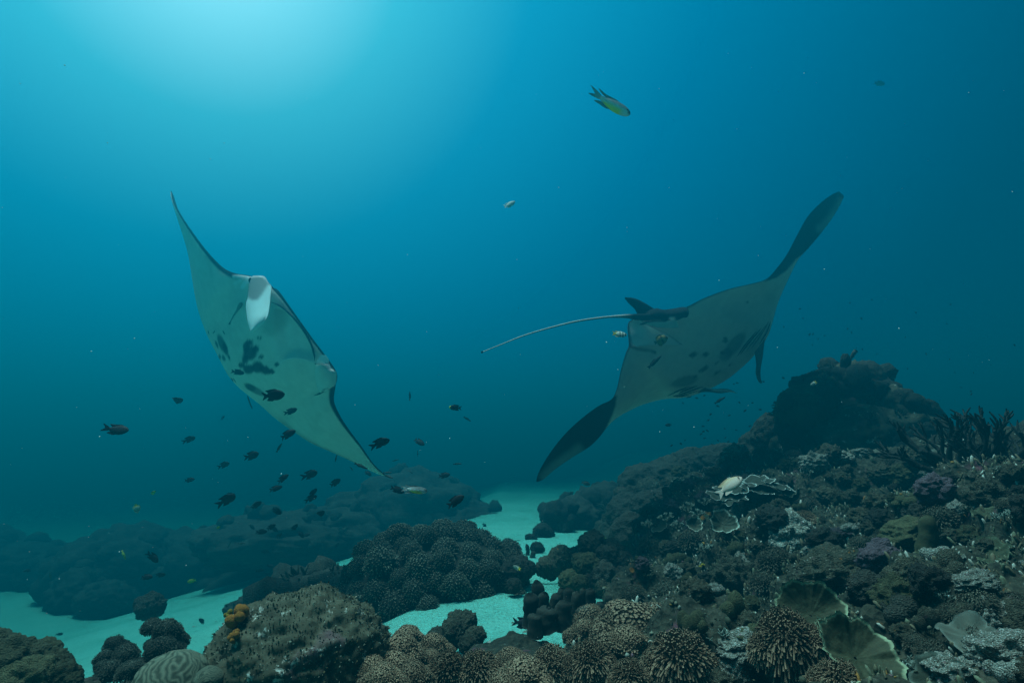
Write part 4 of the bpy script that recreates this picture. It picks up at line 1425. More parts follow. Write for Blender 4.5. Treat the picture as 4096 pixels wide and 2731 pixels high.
def encrust(root, count, smin, smax, seed, org=(0, 0, 0), zmin=-9, frac=.3):
    me = root.data
    n = len(me.vertices)
    co = np.empty(n * 3, np.float32)
    no = np.empty(n * 3, np.float32)
    me.vertices.foreach_get('co', co)
    me.vertices.foreach_get('normal', no)
    co, no = co.reshape(-1, 3), no.reshape(-1, 3)
    g = np.random.default_rng(seed)
    ok = np.nonzero((no[:, 2] > -.2) & (no[:, 1] < .5) & (co[:, 2] > np.percentile(co[:, 2], 45)))[0]
    for i in g.choice(ok, count, replace=False):
        big = g.random() > frac
        o = obj('growth', GROW[g.integers(0, 4)] if big else GROW[g.integers(4, 7)], root)
        s = g.uniform(smin, smax)
        place(o, co[i].astype(float), (s * g.uniform(.7, 1.4), s * g.uniform(.7, 1.3), s * g.uniform(.6, 1.2)), g.uniform(0, 6.28), unit(no[i] + np.array([0, 0, .4])), .8)


for o in list(C.objects):
    if o.name.startswith('reef_mound') and o.name != 'reef_mound.005':
        encrust(o, 46, .06, .2, len(o.name) + ord(o.name[-1]), (0, 0, 0), -1.1)
    if o.name.startswith('rock_body') and o.parent and o.parent.name == 'reef_pinnacle':
        pinn = o
encrust(pinn, 0, .03, .1, 3)
for i_ in range(1):
    co = np.array([v.co[:] for v in pinn.data.vertices])
    no = np.array([v.normal[:] for v in pinn.data.vertices])
    g = np.random.default_rng(9)
    ok = np.nonzero((no[:, 2] > -.3) & (no[:, 1] < .4) & (co[:, 2] > -.35))[0]
    for i in g.choice(ok, 110, replace=False):
        o = obj('growth', GROW[g.integers(0, 7)], pinn.parent)
        s = g.uniform(.03, .12)
        place(o, co[i], (s * g.uniform(.7, 1.4), s * g.uniform(.7, 1.3), s * g.uniform(.7, 1.3)), g.uniform(0, 6.28), unit(no[i] + np.array([0, 0, .3])), .8)

g = np.random.default_rng(12)
for q_, n_v in LEATHER:
    if n_v[1] > .4:
        continue
    o = obj('growth', GROW[g.integers(0, 7)], pinn.parent)
    s = g.uniform(.03, .09)
    place(o, q_ - pc0, (s * g.uniform(.8, 1.6), s * g.uniform(.8, 1.4), s * g.uniform(.6, 1.2)), g.uniform(0, 6.28), unit(n_v + np.array([0, 0, .3])), .8)

# table coral with pale branch tips on the far ridge
tp = atD(1650, 1122, 5.0)
t = thing('table_coral', 'dark table coral with a fringe of pale branch tips below the far ridge', 'table coral', tp)
pl = plate(8, 1, .05, 5, .12, .09, body=(.05, .05, .035), rim=(.2, .22, .17))
V, F, c = pl.arrays()
a = 100 * 5.0 / 1306.7
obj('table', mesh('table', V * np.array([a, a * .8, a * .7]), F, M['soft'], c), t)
mb = MB()
g = np.random.default_rng(8)
for k in range(260):
    th, rr = g.uniform(0, 6.28), math.sqrt(g.uniform(.05, 1))
    b = np.array([math.cos(th) * rr * a * 1.0, math.sin(th) * rr * a * .82, .02 + a * .10 * rr ** 2])
    e_ = b + np.array([math.cos(th) * .012, math.sin(th) * .012, g.uniform(.02, .045)])
    V, F = tube(np.array([b, (b + e_) / 2, e_]), [.007, .006, .004], 5)
    mb.add(V, F, np.repeat([[.07, .07, .05], [.14, .15, .11], [.42, .46, .38]], 5, 0).tolist() + [[.07, .07, .05], [.45, .5, .4]])
o = obj('branch_tips', mb.mesh('branch_tips', M['soft']), t)
o['kind'] = 'stuff'

# plate corals with white edges, tiers on the near crest
PL = [(1652, 1143, 3.65, 30, 'lowest left leaf'), (1690, 1122, 3.7, 42, 'long middle leaf'), (1680, 1147, 3.6, 34, 'lower middle leaf'), (1738, 1108, 3.75, 34, 'upper right leaf'), (1745, 1128, 3.65, 40, 'broad right leaf'), (1785, 1118, 3.65, 32, 'rightmost leaf')]
pc = atD(1715, 1130, 3.68)
t = thing('leaf_coral', 'tiers of thin dark leaf coral with bright white edges beside the pale fish', 'plate coral', pc)
for k, (x, y, d, r, _) in enumerate(PL):
    V, F, c = plate(20 + k, 1, .06, 3 + k % 3, .16, .03, 100, 14, rim=(.70, .76, .68), body=(.035, .04, .027), rimw=.04, ea=.9).arrays()
    a = r * d / 1306.7
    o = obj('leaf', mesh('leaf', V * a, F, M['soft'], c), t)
    place(o, atD(x, y, d) - pc, 1.0, rnd.uniform(0, 6), (rnd.uniform(-.3, .3), -.22, 1), 1)
# cup corals
for k, (x, y, d, r, lab) in enumerate([(1660, 1195, 3.15, 30, 'dark cup coral with a pale rim opening towards the viewer'), (1595, 1202, 3.3, 18, 'small folded cup coral left of the dark cup coral'),
                                       (2192, 1105, 2.75, 34, 'pale upturned plate of dead coral below the branching coral')]):
    body, rim = ((.05, .055, .035), (.55, .62, .5)) if k < 2 else ((.20, .215, .17), (.38, .4, .34))
    V, F, c = plate(40 + k, 1, .12, 3, .55, .06, 80, 14, rim=rim, body=body, rimw=.06).arrays()
    o = obj('cup_coral', mesh('cup_coral', V * r * d / 1306.7, F, M['soft'], c))
    place(o, atD(x, y + r * .3, d), 1.0, k * 1.1, (-.1, -.75, .62), 1)
    tag(o, lab, 'plate coral')

# dark branching coral against the light water at the right edge
bp = atD(2275, 1065, 2.75)
t = thing('branching_coral', 'large dark branching coral standing against the light water at the right', 'branching coral', bp)
for k in range(20):
    mb = branches(60 + k, 1, 4, .30, .040, .75, .7, 7, (.025, .028, .022), (.015, .017, .014))
    o = obj('branch', mb.mesh('branch', M['soft']), t)
    s = .56 * 2.75 / 2.75
    place(o, np.array([rnd.uniform(-.20, .24), rnd.uniform(-.1, .15), rnd.uniform(-.05, .05)]), .36 + .08 * rnd.random(), rnd.uniform(0, 6.28), (rnd.uniform(-.6, .5), rnd.uniform(-.3, .2), 1), 1)

# leafy green corals at the bottom right
def leafy(name, lab, dx, dy, d, r, seed, normal, rz, lobes=3):
    V, F, c = plate(seed, 1, .10, lobes, .34, .05, 110, 22, rim=(.36, .40, .24), body=(.052, .052, .026), rimw=.05, rough=.03, ea=.35).arrays()
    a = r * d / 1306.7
    o = obj(name, mesh(name, V * a, F, M['soft'], c))
    place(o, atD(dx, dy, d), 1.0, rz, normal, 1)
    return tag(o, lab, 'leaf coral')


leafy('leaf_coral', 'tall olive green leaf coral with a pale edge, behind the swept polyp head', 1862, 1415, 1.72, 74, 71, (-.15, -.78, .6), .6)
leafy('leaf_coral', 'broad olive green leaf coral with a bent pale rim at the bottom edge', 1965, 1510, 1.40, 88, 72, (.15, -.7, .7), 1.9, 4)
leafy('leaf_coral', 'small olive green leaf coral between the two larger leaf corals', 1915, 1470, 1.52, 46, 73, (.2, -.6, .7), 4.0)

# pale tipped staghorn thickets along the crest
STAG = [branches(80 + k, 9, 3, .42, .062, .7, .8, 6, (.52, .60, .50), (.09, .10, .07), (2, 4)).mesh('branching_coral', M['soft']) for k in range(4)]
STAGD = [branches(90 + k, 8, 3, .40, .055, .8, .7, 5, (.22, .25, .17), (.07, .07, .04), (2, 4)).mesh('branching_coral', M['soft']) for k in range(3)]
for k, (x, y, d, r, lab) in enumerate([(1490, 1210, 3.9, 26, 'pale tipped staghorn clump lowest on the crest above the sand bank'), (1530, 1195, 3.8, 28, 'pale tipped staghorn clump second along the crest from the sand bank'),
                                       (1580, 1172, 3.8, 28, 'pale tipped staghorn clump in the middle of the staghorn row'), (1620, 1158, 3.8, 24, 'pale tipped staghorn clump just left of the white edged leaf coral'),
                                       (1555, 1212, 3.5, 24, 'pale staghorn clump in front of the staghorn row'), (1605, 1185, 3.5, 26, 'pale staghorn clump left of the dark cup coral')]):
    explicit('branching_coral', lab, 'branching coral', STAG[k % 4], x, y, d, r, k * 1.1, (-.3, -.3, 1), .8, 'pale staghorn corals on the crest')

# ------------------------------------------------------------------ reef rubble and small corals, each its own thing
LUMPS = {}
for mname in ('rock', 'pale', 'olive', 'dark', 'purple'):
    LUMPS[mname] = []
    for k in range(3):
        V, F = lump(len(mname) * 17 + k * 5 + ord(mname[0]), 5, .46, 1.7, .18, 3.0, .14)
        V = V * (1 + .10 * fbm(V * 6, 4, k + 70, .6, ridged=True)[:, None])
        LUMPS[mname].append(mesh('coral_rock', V, F, M[mname]))
BLOCKS = {m_: [knob_cluster(400 + k + len(m_), 8 + k, 3).mesh('knobby_coral', M[m_]) for k in range(2)] for m_ in ('rock', 'pale', 'olive')}
LEAVES = {}
for nm_, body, rim in (('dark', (.04, .045, .028), (.24, .28, .22)), ('pale', (.12, .12, .09), (.30, .32, .26)), ('olive', (.055, .06, .03), (.18, .2, .12))):
    LEAVES[nm_] = [mesh('plate_coral', *plate(500 + k, 1, .16, 3 + k, .3, .08, 54, 8, rim=rim, body=body, rimw=.08, rough=.05).arrays()[:2], M['soft'], plate(500 + k, 1, .16, 3 + k, .3, .08, 54, 8, rim=rim, body=body, rimw=.08, rough=.05).arrays()[2]) for k in range(2)]

LAND = [('white edged leaf coral', 1715, 1130), ('pale beige fish', 1680, 1108), ('dark cup coral', 1660, 1195), ('pinnacle', 1960, 950), ('dark branching coral', 2275, 1030), ('finger shaped sponge', 2130, 1225),
        ('tall olive leaf coral', 1862, 1415), ('broad olive leaf coral', 1965, 1510), ('swept polyp head', 1820, 1445), ('sand pocket', 1757, 1380), ('channel boulder stack', 1395, 1300), ('wide brown polyp colony', 1480, 1430),
        ('shaggy polyp colony', 1570, 1490), ('staghorn row', 1555, 1190), ('table coral', 1650, 1120), ('lone bulb coral', 2131, 986), ('pale dead plate', 2192, 1105), ('orange crusted slab', 2240, 1340), ('bottom right corner', 2330, 1550),
        ('right edge of the reef', 2345, 1250), ('dark lobed coral', 2085, 1400), ('tall narrow polyp head', 1655, 1370), ('blue fish', 1945, 1470), ('purple boulder', 2020, 1290), ('sand channel edge', 1455, 1330)]
USED = set()


def rel(dx, dy, lx, ly, dist):
    vx, vy = dx - lx, dy - ly
    if dist < 38:
        return 'touching'
    a = 'close ' if dist < 80 else ''
    if abs(vx) > 2.2 * abs(vy):
        return a + ('right of' if vx > 0 else 'left of')
    if abs(vy) > 2.2 * abs(vx):
        return a + ('below' if vy > 0 else 'above')
    return a + ('below right of' if vx > 0 and vy > 0 else 'above right of' if vx > 0 else 'below left of' if vy > 0 else 'above left of')


def say(head, dx, dy, skip=()):
    """a label no other thing has: what it is, then where from a landmark"""
    L_ = sorted((math.hypot(dx - x, dy - y), n, x, y) for n, x, y in LAND if n not in skip)
    for dist, n, x, y in L_[:3]:
        s = f'{head} {rel(dx, dy, x, y, dist)} the {n}'
        if s not in USED:
            USED.add(s)
            return s
    for i in range(4):
        for j in range(4):
            if i != j:
                s = f'{head} {rel(dx, dy, L_[i][2], L_[i][3], 99)} the {L_[i][1]}, {rel(dx, dy, L_[j][2], L_[j][3], 99)} the {L_[j][1]}'
                if s not in USED:
                    USED.add(s)
                    return s
    USED.add(s)
    return s


def size_word(r):
    return 'large' if r > 38 else 'small' if r < 20 else 'medium'


LOOKS = {'rock': 'brown crusted', 'pale': 'pale crusted', 'olive': 'olive green', 'dark': 'dark', 'purple': 'purplish'}
# a few pieces the eye picks out
for nm_, lab, cat, me, x, y, r, sq in [
        ('coral_rock', 'long pale slab with orange crust on its edge, below the right edge of the slope', 'rock', LUMPS['pale'][0], 2240, 1335, 44, .5),
        ('sponge', 'orange sponge crust on the near edge of the pale slab', 'sponge', knobs(11, 'orange', 9), 2215, 1345, 13, .8),
        ('sponge', 'orange sponge lump at the right end of the pale slab', 'sponge', knobs(12, 'orange', 6), 2268, 1330, 9, .8),
        ('sponge', 'orange sponge patch on the dark rock above the slab', 'sponge', knobs(13, 'orange', 7), 2155, 1235, 10, .8),
        ('sponge', 'orange brown sponge at the top left of the dark cup coral', 'sponge', knobs(14, 'orange', 8), 1632, 1178, 13, .7),
        ('sponge', 'rust coloured sponge under the orange one near the cup coral', 'sponge', knobs(15, 'orange', 9), 1612, 1192, 11, .7),
        ('sponge', 'yellow sponge crust on the slope above the small pale polyp heads', 'sponge', knobs(16, 'yellow', 6), 1545, 1282, 11, .7),
        ('sponge', 'tiny yellow sponge in the dark hollow right of the yellow crust', 'sponge', knobs(17, 'yellow', 5), 1612, 1296, 8, .7),
        ('sponge', 'orange sponge in the deep shade right of the rubble crest', 'sponge', knobs(18, 'orange', 6), 2105, 1290, 12, .8),
        ('coral_rock', 'big purple boulder in the middle of the slope', 'rock', LUMPS['purple'][0], 2020, 1290, 44, .8),
        ('coral_rock', 'large brown boulder with fuzzy crust behind the tall olive leaf coral', 'rock', LUMPS['rock'][1], 1920, 1335, 74, .8),
        ('coral_rock', 'tall pale topped rock at the end of the sand pocket', 'rock', LUMPS['rock'][2], 1700, 1330, 46, 1.0),
        ('coral_rock', 'greenish pale topped boulder standing high in the dark part of the slope', 'rock', LUMPS['pale'][1], 1815, 1235, 48, 1.0),
        ('coral_rock', 'pale boulder in the lower right corner', 'rock', LUMPS['pale'][2], 2310, 1520, 70, .7),
        ('coral_rock', 'white crusted rock at the bottom edge left of the corner boulder', 'rock', LUMPS['pale'][0], 2180, 1545, 52, .6),
        ('coral_rock', 'pale crusted ledge running under the swept polyp head', 'rock', LUMPS['pale'][1], 1700, 1490, 60, .5),
        ('knobby_coral', 'dark lobed coral with smooth flaps right of the leaf corals', 'coral', knobs(21, 'dark', 9), 2085, 1410, 62, .9),
        ('soft_coral', 'oval fine grained polyp head right of the dark lobed coral', 'soft coral', HEADS_FINE[0], 2205, 1405, 40, .7),
        ('soft_coral', 'fine grained polyp head under the oval one', 'soft coral', HEADS_FINE[1], 2240, 1455, 40, .8),
        ('soft_coral', 'wide fine grained polyp head near the bottom right', 'soft coral', HEADS_FINE[0], 2150, 1500, 44, .7),
        ('soft_coral', 'small polyp tuft in the dark hollow below the leaf coral tiers', 'soft coral', HEADS_LONG[1], 1855, 1190, 22, .8),
        ('soft_coral', 'round polyp head above the yellow sponge crust', 'soft coral', HEADS_FINE[1], 1590, 1245, 30, .9)]:
    p, nn = reef_at(x, y)
    d = to_px(p[None])[2][0]
    s = r * d / 1306.7
    single(nm_, lab, cat, me, p + nn * s * .25 - np.array([0, 0, .1 * s]), (s, s, s * sq), rnd.uniform(0, 6.28), nn, .5)

g = random.Random(23)
placed = []
tries = 0
NSC = 0
while NSC < 235 and tries < 9000:
    tries += 1
    dx, dy = g.uniform(1440, 2380), g.uniform(1030, 1575)
    if dx < 1570 and dy > 1385 or dx < 1500 and dy < 1150 or (dx < 1640 and dy > 1470):
        continue
    p, nn = reef_at(dx, dy)
    qx, qy, qd = to_px(p[None])
    qx, qy, qd = qx[0] / 1.7415, qy[0] / 1.7415, qd[0]
    if abs(qx - dx) > 14 or abs(qy - dy) > 14 or qd > 6.5 or p[2] < float(sand_z(p[0], p[1])) + .02:
        continue
    rm_ = g.uniform(.022, .075) * (1.0 if g.random() < .85 else 1.5)
    rpx = rm_ * 1306.7 / qd
    rpx = min(max(rpx, 9), 52)
    if 1770 < dx < 2060 and dy > 1360 and rpx > 16:
        continue
    if any(math.hypot(dx - a, dy - b) < .62 * (rpx + c) for a, b, c in placed):
        continue
    placed.append((dx, dy, rpx))
    s = rpx * qd / 1306.7
    k = g.random()
    rz = g.uniform(0, 6.28)
    up = p + nn * s * .15
    if k < .44:
        mn = g.choices(['rock', 'pale', 'olive', 'dark', 'purple'], [44, 17, 16, 17, 6])[0]
        o = single('coral_rock', say(f'{size_word(rpx)} {LOOKS[mn]} coral rock', dx, dy), 'rock', g.choice(LUMPS[mn]), up, (s * g.uniform(.8, 1.3), s * g.uniform(.8, 1.2), s * g.uniform(.6, 1.1)), rz, nn, .6, 'coral rocks on the slope')
    elif k < .60:
        mn = g.choices(['rock', 'pale', 'olive'], [46, 20, 34])[0]
        o = single('knobby_coral', say(f'{size_word(rpx)} {LOOKS[mn]} knobby coral', dx, dy), 'coral', g.choice(BLOCKS[mn]), p, (s, s, s * g.uniform(.7, 1.2)), rz, nn, .6, 'knobby corals on the slope')
    elif k < .80:
        pale = g.random() < .35
        o = single('branching_coral', say(f'{size_word(rpx)} {"pale tipped" if pale else "brown"} branching coral', dx, dy), 'branching coral', g.choice(STAG if pale else STAGD), p - nn * s * .1, (s * 1.1, s * 1.1, s * g.uniform(.7, 1.1)), rz, nn, .7, 'branching corals on the slope')
    elif k < .87:
        mn = g.choice(['dark', 'pale', 'olive'])
        lw = {'dark': 'dark pale rimmed', 'pale': 'pale', 'olive': 'olive green'}[mn]
        o = single('plate_coral', say(f'{size_word(rpx)} {lw} plate coral', dx, dy), 'plate coral', g.choice(LEAVES[mn]), p + nn * s * .2, s * 1.05, rz, unit(nn + np.array([g.uniform(-.5, .5), -.4, g.uniform(-.2, .4)])), 1, 'plate corals on the slope')
    else:
        o = single('soft_coral', say(f'{size_word(rpx)} round polyp head', dx, dy), 'soft coral', g.choice(HEADS_FINE), p, (s, s, s * .8), rz, nn, .6, 'polyp heads on the slope')
    NSC += 1

# crumbs of dead coral and turf all over the slope (uncountable)
g = np.random.default_rng(77)
mbv, mbf, mbc, n0 = [], [], [], 0
cand = np.nonzero((RPX > 2200) & (RPX < 4250) & (RPY > 1750) & (RPY < 2900) & (RDD < 5.5) & (RDD > .8))[0]
pts = REEF.reshape(-1, 3)[g.choice(cand, 9000)] + g.normal(0, .008, (9000, 3))
Vi, Fi = ico(1)
nrm_ = Nn.reshape(-1, 3)
sz = g.lognormal(math.log(.0042), .5, 9000).clip(.002, .010)
jit = 1 + .22 * g.normal(0, 1, (9000, len(Vi), 1)).clip(-1.5, 1.5)
sc3 = sz[:, None] * g.uniform(.5, 1.5, (9000, 3))
VV = pts[:, None] + Vi[None] * jit * sc3[:, None]
FF = (Fi[None] + (np.arange(9000) * len(Vi))[:, None, None]).reshape(-1, 3)
pal = np.array([[.10, .09, .05], [.06, .06, .035], [.16, .15, .10], [.28, .28, .22], [.16, .08, .09], [.30, .15, .03]])
cc = pal[g.choice(6, 9000, p=[.32, .26, .2, .14, .05, .03])] * g.uniform(.7, 1.2, (9000, 1))
tag(obj('coral_rubble', mesh('coral_rubble', VV.reshape(-1, 3), FF, M['soft'], np.repeat(cc, len(Vi), 0), True)), kind='stuff')
# stubs of living and dead coral growing in patches over the slope (uncountable)
cand2 = cand[fbm(REEF.reshape(-1, 3)[cand] * 3.1, 3, 91) + .25 * g.normal(0, 1, len(cand)) > .12]
ii = g.choice(cand2, min(11000, len(cand2)), replace=False)
b0 = REEF.reshape(-1, 3)[ii] + g.normal(0, .004, (len(ii), 3))
dr = unit(nrm_[ii] + np.array([0, 0, .5]) + g.normal(0, .45, (len(ii), 3)))
ln = g.lognormal(math.log(.016), .45, len(ii)).clip(.006, .04)[:, None]
rd = ln * g.uniform(.14, .28, (len(ii), 1))
e1 = unit(np.cross(dr, g.normal(0, 1, (len(ii), 3))))
e2 = np.cross(dr, e1)
ring = [(math.cos(a), math.sin(a)) for a in (0, 1.571, 3.1416, 4.712)]
VV = np.stack([b0 + rd * (e1 * c_ + e2 * s_) for c_, s_ in ring] + [b0 + dr * ln * .8 + rd * .75 * (e1 * c_ + e2 * s_) for c_, s_ in ring] + [b0 + dr * ln], 1)
q4 = np.array([[0, 1, 5, 4], [1, 2, 6, 5], [2, 3, 7, 6], [3, 0, 4, 7]])
q3 = np.array([[4, 5, 8], [5, 6, 8], [6, 7, 8], [7, 4, 8]])
off = (np.arange(len(ii)) * 9)[:, None, None]
kind_ = g.choice(4, len(ii), p=[.42, .34, .22, .02])
c0_ = np.array([[.06, .05, .028], [.05, .055, .03], [.13, .12, .085], [.16, .07, .02]])[kind_]
c1_ = np.array([[.15, .12, .07], [.14, .15, .09], [.46, .46, .38], [.36, .17, .04]])[kind_]
cc = np.concatenate([np.repeat(c0_[:, None], 4, 1), np.repeat(c1_[:, None], 5, 1)], 1).reshape(-1, 3)
tag(obj('coral_turf', mesh('coral_turf', VV.reshape(-1, 3), [(q4[None] + off).reshape(-1, 4), (q3[None] + off).reshape(-1, 3)], M['soft'], cc)), kind='stuff')
# shell grit and small stones on the sand
gx_, gy_ = g.uniform(-4, 2.2, 1500), g.uniform(1.9, 7, 1500)
ex_, ey_ = g.uniform(-1.0, 2.2, 60000), g.uniform(1.9, 7, 60000)
gap_ = sand_z(ex_, ey_) - reef_base(ex_, ey_)
k_ = np.nonzero((gap_ > .0) & (gap_ < .22))[0][:1100]
gx_, gy_ = np.concatenate([gx_, ex_[k_]])[-1500:], np.concatenate([gy_, ey_[k_]])[-1500:]
gx_, gy_ = np.resize(gx_, 1500), np.resize(gy_, 1500)
gz_ = sand_z(gx_, gy_)
pts = np.stack([gx_, gy_, gz_], 1)
sz = g.lognormal(math.log(.006), .6, 1500).clip(.002, .03)
VV = pts[:, None] + Vi[None] * (1 + .3 * g.normal(0, 1, (1500, len(Vi), 1))) * sz[:, None, None] * np.array([1.3, 1.3, .7])
FF = (Fi[None] + (np.arange(1500) * len(Vi))[:, None, None]).reshape(-1, 3)
cc = np.array([[.3, .32, .27], [.12, .13, .1], [.55, .56, .5]])[g.choice(3, 1500)]
tag(obj('shell_grit', mesh('shell_grit', VV.reshape(-1, 3), FF, M['soft'], np.repeat(cc, len(Vi), 0), False)), kind='stuff')


# ------------------------------------------------------------------ fish
def fin_prism(outline, th=.012, colf=None):
    o_ = np.array(outline, float)
    n = len(o_)
    V = np.concatenate([np.stack([o_[:, 0], np.full(n, th / 2), o_[:, 1]], 1), np.stack([o_[:, 0], np.full(n, -th / 2), o_[:, 1]], 1)])
    c_ = o_.mean(0)
    V = np.concatenate([V, [[c_[0], th / 2, c_[1]], [c_[0], -th / 2, c_[1]]]])
    i = np.arange(n)
    j = (i + 1) % n
    F3 = np.concatenate([np.stack([np.full(n, 2 * n), i, j], 1), np.stack([np.full(n, 2 * n + 1), n + j, n + i], 1)])
    F4 = np.stack([i, i + n, j + n, j], 1)
    return MB().add(V, [F3, F4], colf(V[:, 0], V[:, 2]))


def fish_meshes(kind, colf, bend=0.0):
    """body along x, nose at +.5; parts as separate meshes"""
    if kind == 'damsel':
        prof = [(.5, .008), (.46, .07), (.38, .135), (.26, .19), (.12, .215), (-.02, .20), (-.16, .145), (-.26, .085), (-.33, .055)]
        wid, base = .36, 0
        fins = {'dorsal_fin': [(.24, .17), (.12, .245), (-.02, .25), (-.18, .235), (-.34, .21), (-.26, .13), (-.2, .10), (0, .16)],
                'anal_fin': [(.02, -.17), (-.08, -.235), (-.2, -.225), (-.32, -.20), (-.26, -.11), (-.18, -.10)],
                'tail_fin': [(-.30, .06), (-.40, .12), (-.53, .17), (-.45, .04), (-.43, 0), (-.45, -.04), (-.53, -.17), (-.40, -.12), (-.30, -.06)]}
        nh = 12
    elif kind == 'slender':
        prof = [(.5, .005), (.46, .03), (.38, .058), (.22, .085), (.05, .09), (-.12, .08), (-.26, .055), (-.36, .04)]
        wid = .75
        fins = {'dorsal_fin': [(.2, .07), (.1, .115), (-.1, .115), (-.26, .09), (-.28, .04), (0, .06)],
                'anal_fin': [(.0, -.07), (-.1, -.11), (-.26, -.085), (-.28, -.04)],
                'tail_fin': [(-.34, .04), (-.44, .075), (-.5, .08), (-.47, 0), (-.5, -.08), (-.44, -.075), (-.34, -.04)]}
        nh = 10
    elif kind == 'chromis':
        prof = [(.5, .012), (.47, .06), (.40, .10), (.28, .128), (.12, .132), (-.04, .11), (-.16, .075), (-.24, .05), (-.28, .04)]
        wid = .5
        fins = {'dorsal_fin': [(.22, .12), (.08, .155), (-.06, .15), (-.2, .135), (-.40, .15), (-.26, .09), (-.12, .08), (0, .1)],
                'anal_fin': [(.06, -.115), (-.06, -.15), (-.2, -.145), (-.36, -.15), (-.24, -.08), (-.12, -.075)],
                'tail_fin': [(-.25, .04), (-.36, .075), (-.58, .085), (-.44, .03), (-.38, 0), (-.42, -.03), (-.54, -.10), (-.36, -.075), (-.25, -.04)]}
        nh = 14
    else:  # disc
        prof = [(.5, .008), (.44, .05), (.36, .14), (.24, .24), (.06, .30), (-.12, .28), (-.26, .17), (-.34, .07)]
        wid = .28
        fins = {'dorsal_fin': [(.25, .22), (.1, .34), (-.12, .37), (-.3, .28), (-.34, .1), (-.2, .16), (0, .26)],
                'anal_fin': [(.0, -.27), (-.14, -.36), (-.3, -.26), (-.34, -.1), (-.2, -.18)],
                'tail_fin': [(-.32, .06), (-.45, .12), (-.5, .12), (-.48, 0), (-.5, -.12), (-.45, -.12), (-.32, -.06)]}
        nh = 12
    pr = catmull(prof, 18)
    pr[:, 1] = np.maximum(pr[:, 1], .004)
    th = np.arange(nh) * 2 * math.pi / nh
    V = np.stack([np.repeat(pr[:, 0], nh), (pr[:, 1:2] * wid * np.cos(th)[None]).ravel(), (pr[:, 1:2] * np.sin(th)[None]).ravel()], 1)
    F = [grid_faces(18, nh, close_v=True)]
    n = len(V)
    V = np.concatenate([V, [[.503, 0, 0], [pr[-1, 0], 0, 0]]])
    k = np.arange(nh)
    F.append(np.stack([np.full(nh, n), (k + 1) % nh, k], 1))
    F.append(np.stack([np.full(nh, n + 1), 17 * nh + k, 17 * nh + (k + 1) % nh], 1))
    def curl(W):
        W = np.array(W, float)
        W[:, 1] += bend * np.maximum(.12 - W[:, 0], 0) ** 2
        return W

    out = {'body': MB().add(curl(V), F, colf(V[:, 0], V[:, 2], 'body')).mesh('body', M['fish'])}
    for nm, ol in fins.items():
        ol = catmull(np.array(ol + ol[:1]), len(ol) * 3)[:-1]
        V, F, c = fin_prism(ol, .012, lambda x, z, nm=nm: colf(x, z, nm)).arrays()
        out[nm] = mesh(nm, curl(V), F, M['fish'], c, False)
    mb = MB()
    V, F = ico(2)
    hx_ = .40
    w_ = np.interp(hx_, pr[::-1, 0], pr[::-1, 1]) * wid
    for s in (-1, 1):
        mb.add(V * np.array([.022, .012, .022]) + np.array([hx_, s * w_ * .80, .045 if kind != 'slender' else .015]), F, np.tile((.008, .008, .01), (len(V), 1)))
    out['eye'] = mb.mesh('eye', M['fish'])
    ol = catmull(np.array([(.18, -.02), (.08, .035), (.0, .02), (-.01, -.03), (.06, -.07), (.18, -.02)]), 14)[:-1]
    pf = fin_prism(ol, .008, lambda x, z: colf(x, z, 'pectoral_fin'))
    V, F, c = pf.arrays()
    V = V + np.array([.1, wid * .2, 0])
    out['pectoral_fin'] = mesh('pectoral_fin', V, F, M['fish'], c, False)
    return out


def cblack(x, z, part):
    c = np.tile((.012, .013, .015), (len(x), 1))
    return c


def cgrey(x, z, part):
    return np.tile((.05, .055, .05), (len(x), 1)) * (1 + .8 * smooth(.0, .1, -np.asarray(z)))[:, None]


def cyellowbelly(x, z, part):
    x, z = np.asarray(x), np.asarray(z)
    c = np.tile((.66, .66, .62), (len(x), 1))
    c = blend(c, smooth(.0, .10, z), (.10, .13, .13))
    if part == 'body':
        c = blend(c, smooth(.02, .07, -z) * smooth(-.22, -.12, x) * (1 - smooth(.24, .34, x)), (.95, .68, .02))
        c = blend(c, smooth(.40, .46, x) * smooth(-.05, .02, z), (.06, .07, .07))
    if part in ('dorsal_fin', 'anal_fin'):
        c = np.tile((.03, .04, .05), (len(x), 1))
        c = blend(c, smooth(.10, .05, 1 * np.abs(z)) * 0 + (np.abs(z) < .17) * .6, (.35, .36, .32))
    if part == 'tail_fin':
        c = blend(np.tile((.36, .38, .36), (len(x), 1)), smooth(.06, .12, np.abs(z)), (.04, .05, .06))
    return c


def cbeige(x, z, part):
    x, z = np.asarray(x), np.asarray(z)
    c = blend(np.tile((.64, .50, .40), (len(x), 1)), smooth(.0, .16, z), (.50, .36, .22))
    if part == 'body':
        c = blend(c, (1 - smooth(.012, .022, np.abs(x - .40 + .1 * z))) * smooth(-.02, .0, z) * (1 - smooth(.09, .11, z)), (.01, .01, .01))
    if part == 'pectoral_fin':
        c = np.tile((.75, .48, .10), (len(x), 1))
    if part == 'tail_fin':
        c = np.tile((.55, .46, .38), (len(x), 1))
    return c


def cstripe(x, z, part):
    x = np.asarray(x)
    c = np.tile((.55, .56, .46), (len(x), 1))
    for b in (.40, .22, .02):
        c = blend(c, 1 - smooth(.025, .05, np.abs(x - b)), (.02, .025, .025))
    return blend(c, smooth(.18, .30, -x), (.75, .55, .03))


def cbutter(x, z, part):
    x = np.asarray(x)
    c = np.tile((.24, .17, .04), (len(x), 1))
    for b in (.36, .20, .05):
        c = blend(c, 1 - smooth(.03, .05, np.abs(x - b)), (.03, .028, .02) if b != .20 else (.32, .28, .12))
    return blend(c, smooth(.3, .36, -x), (.10, .16, .15))


def cpale(x, z, part):
    x = np.asarray(x)
    return blend(np.tile((.62, .66, .58), (len(x), 1)), (.5 + .5 * np.sin(x * 60)) * .4, (.25, .3, .25))


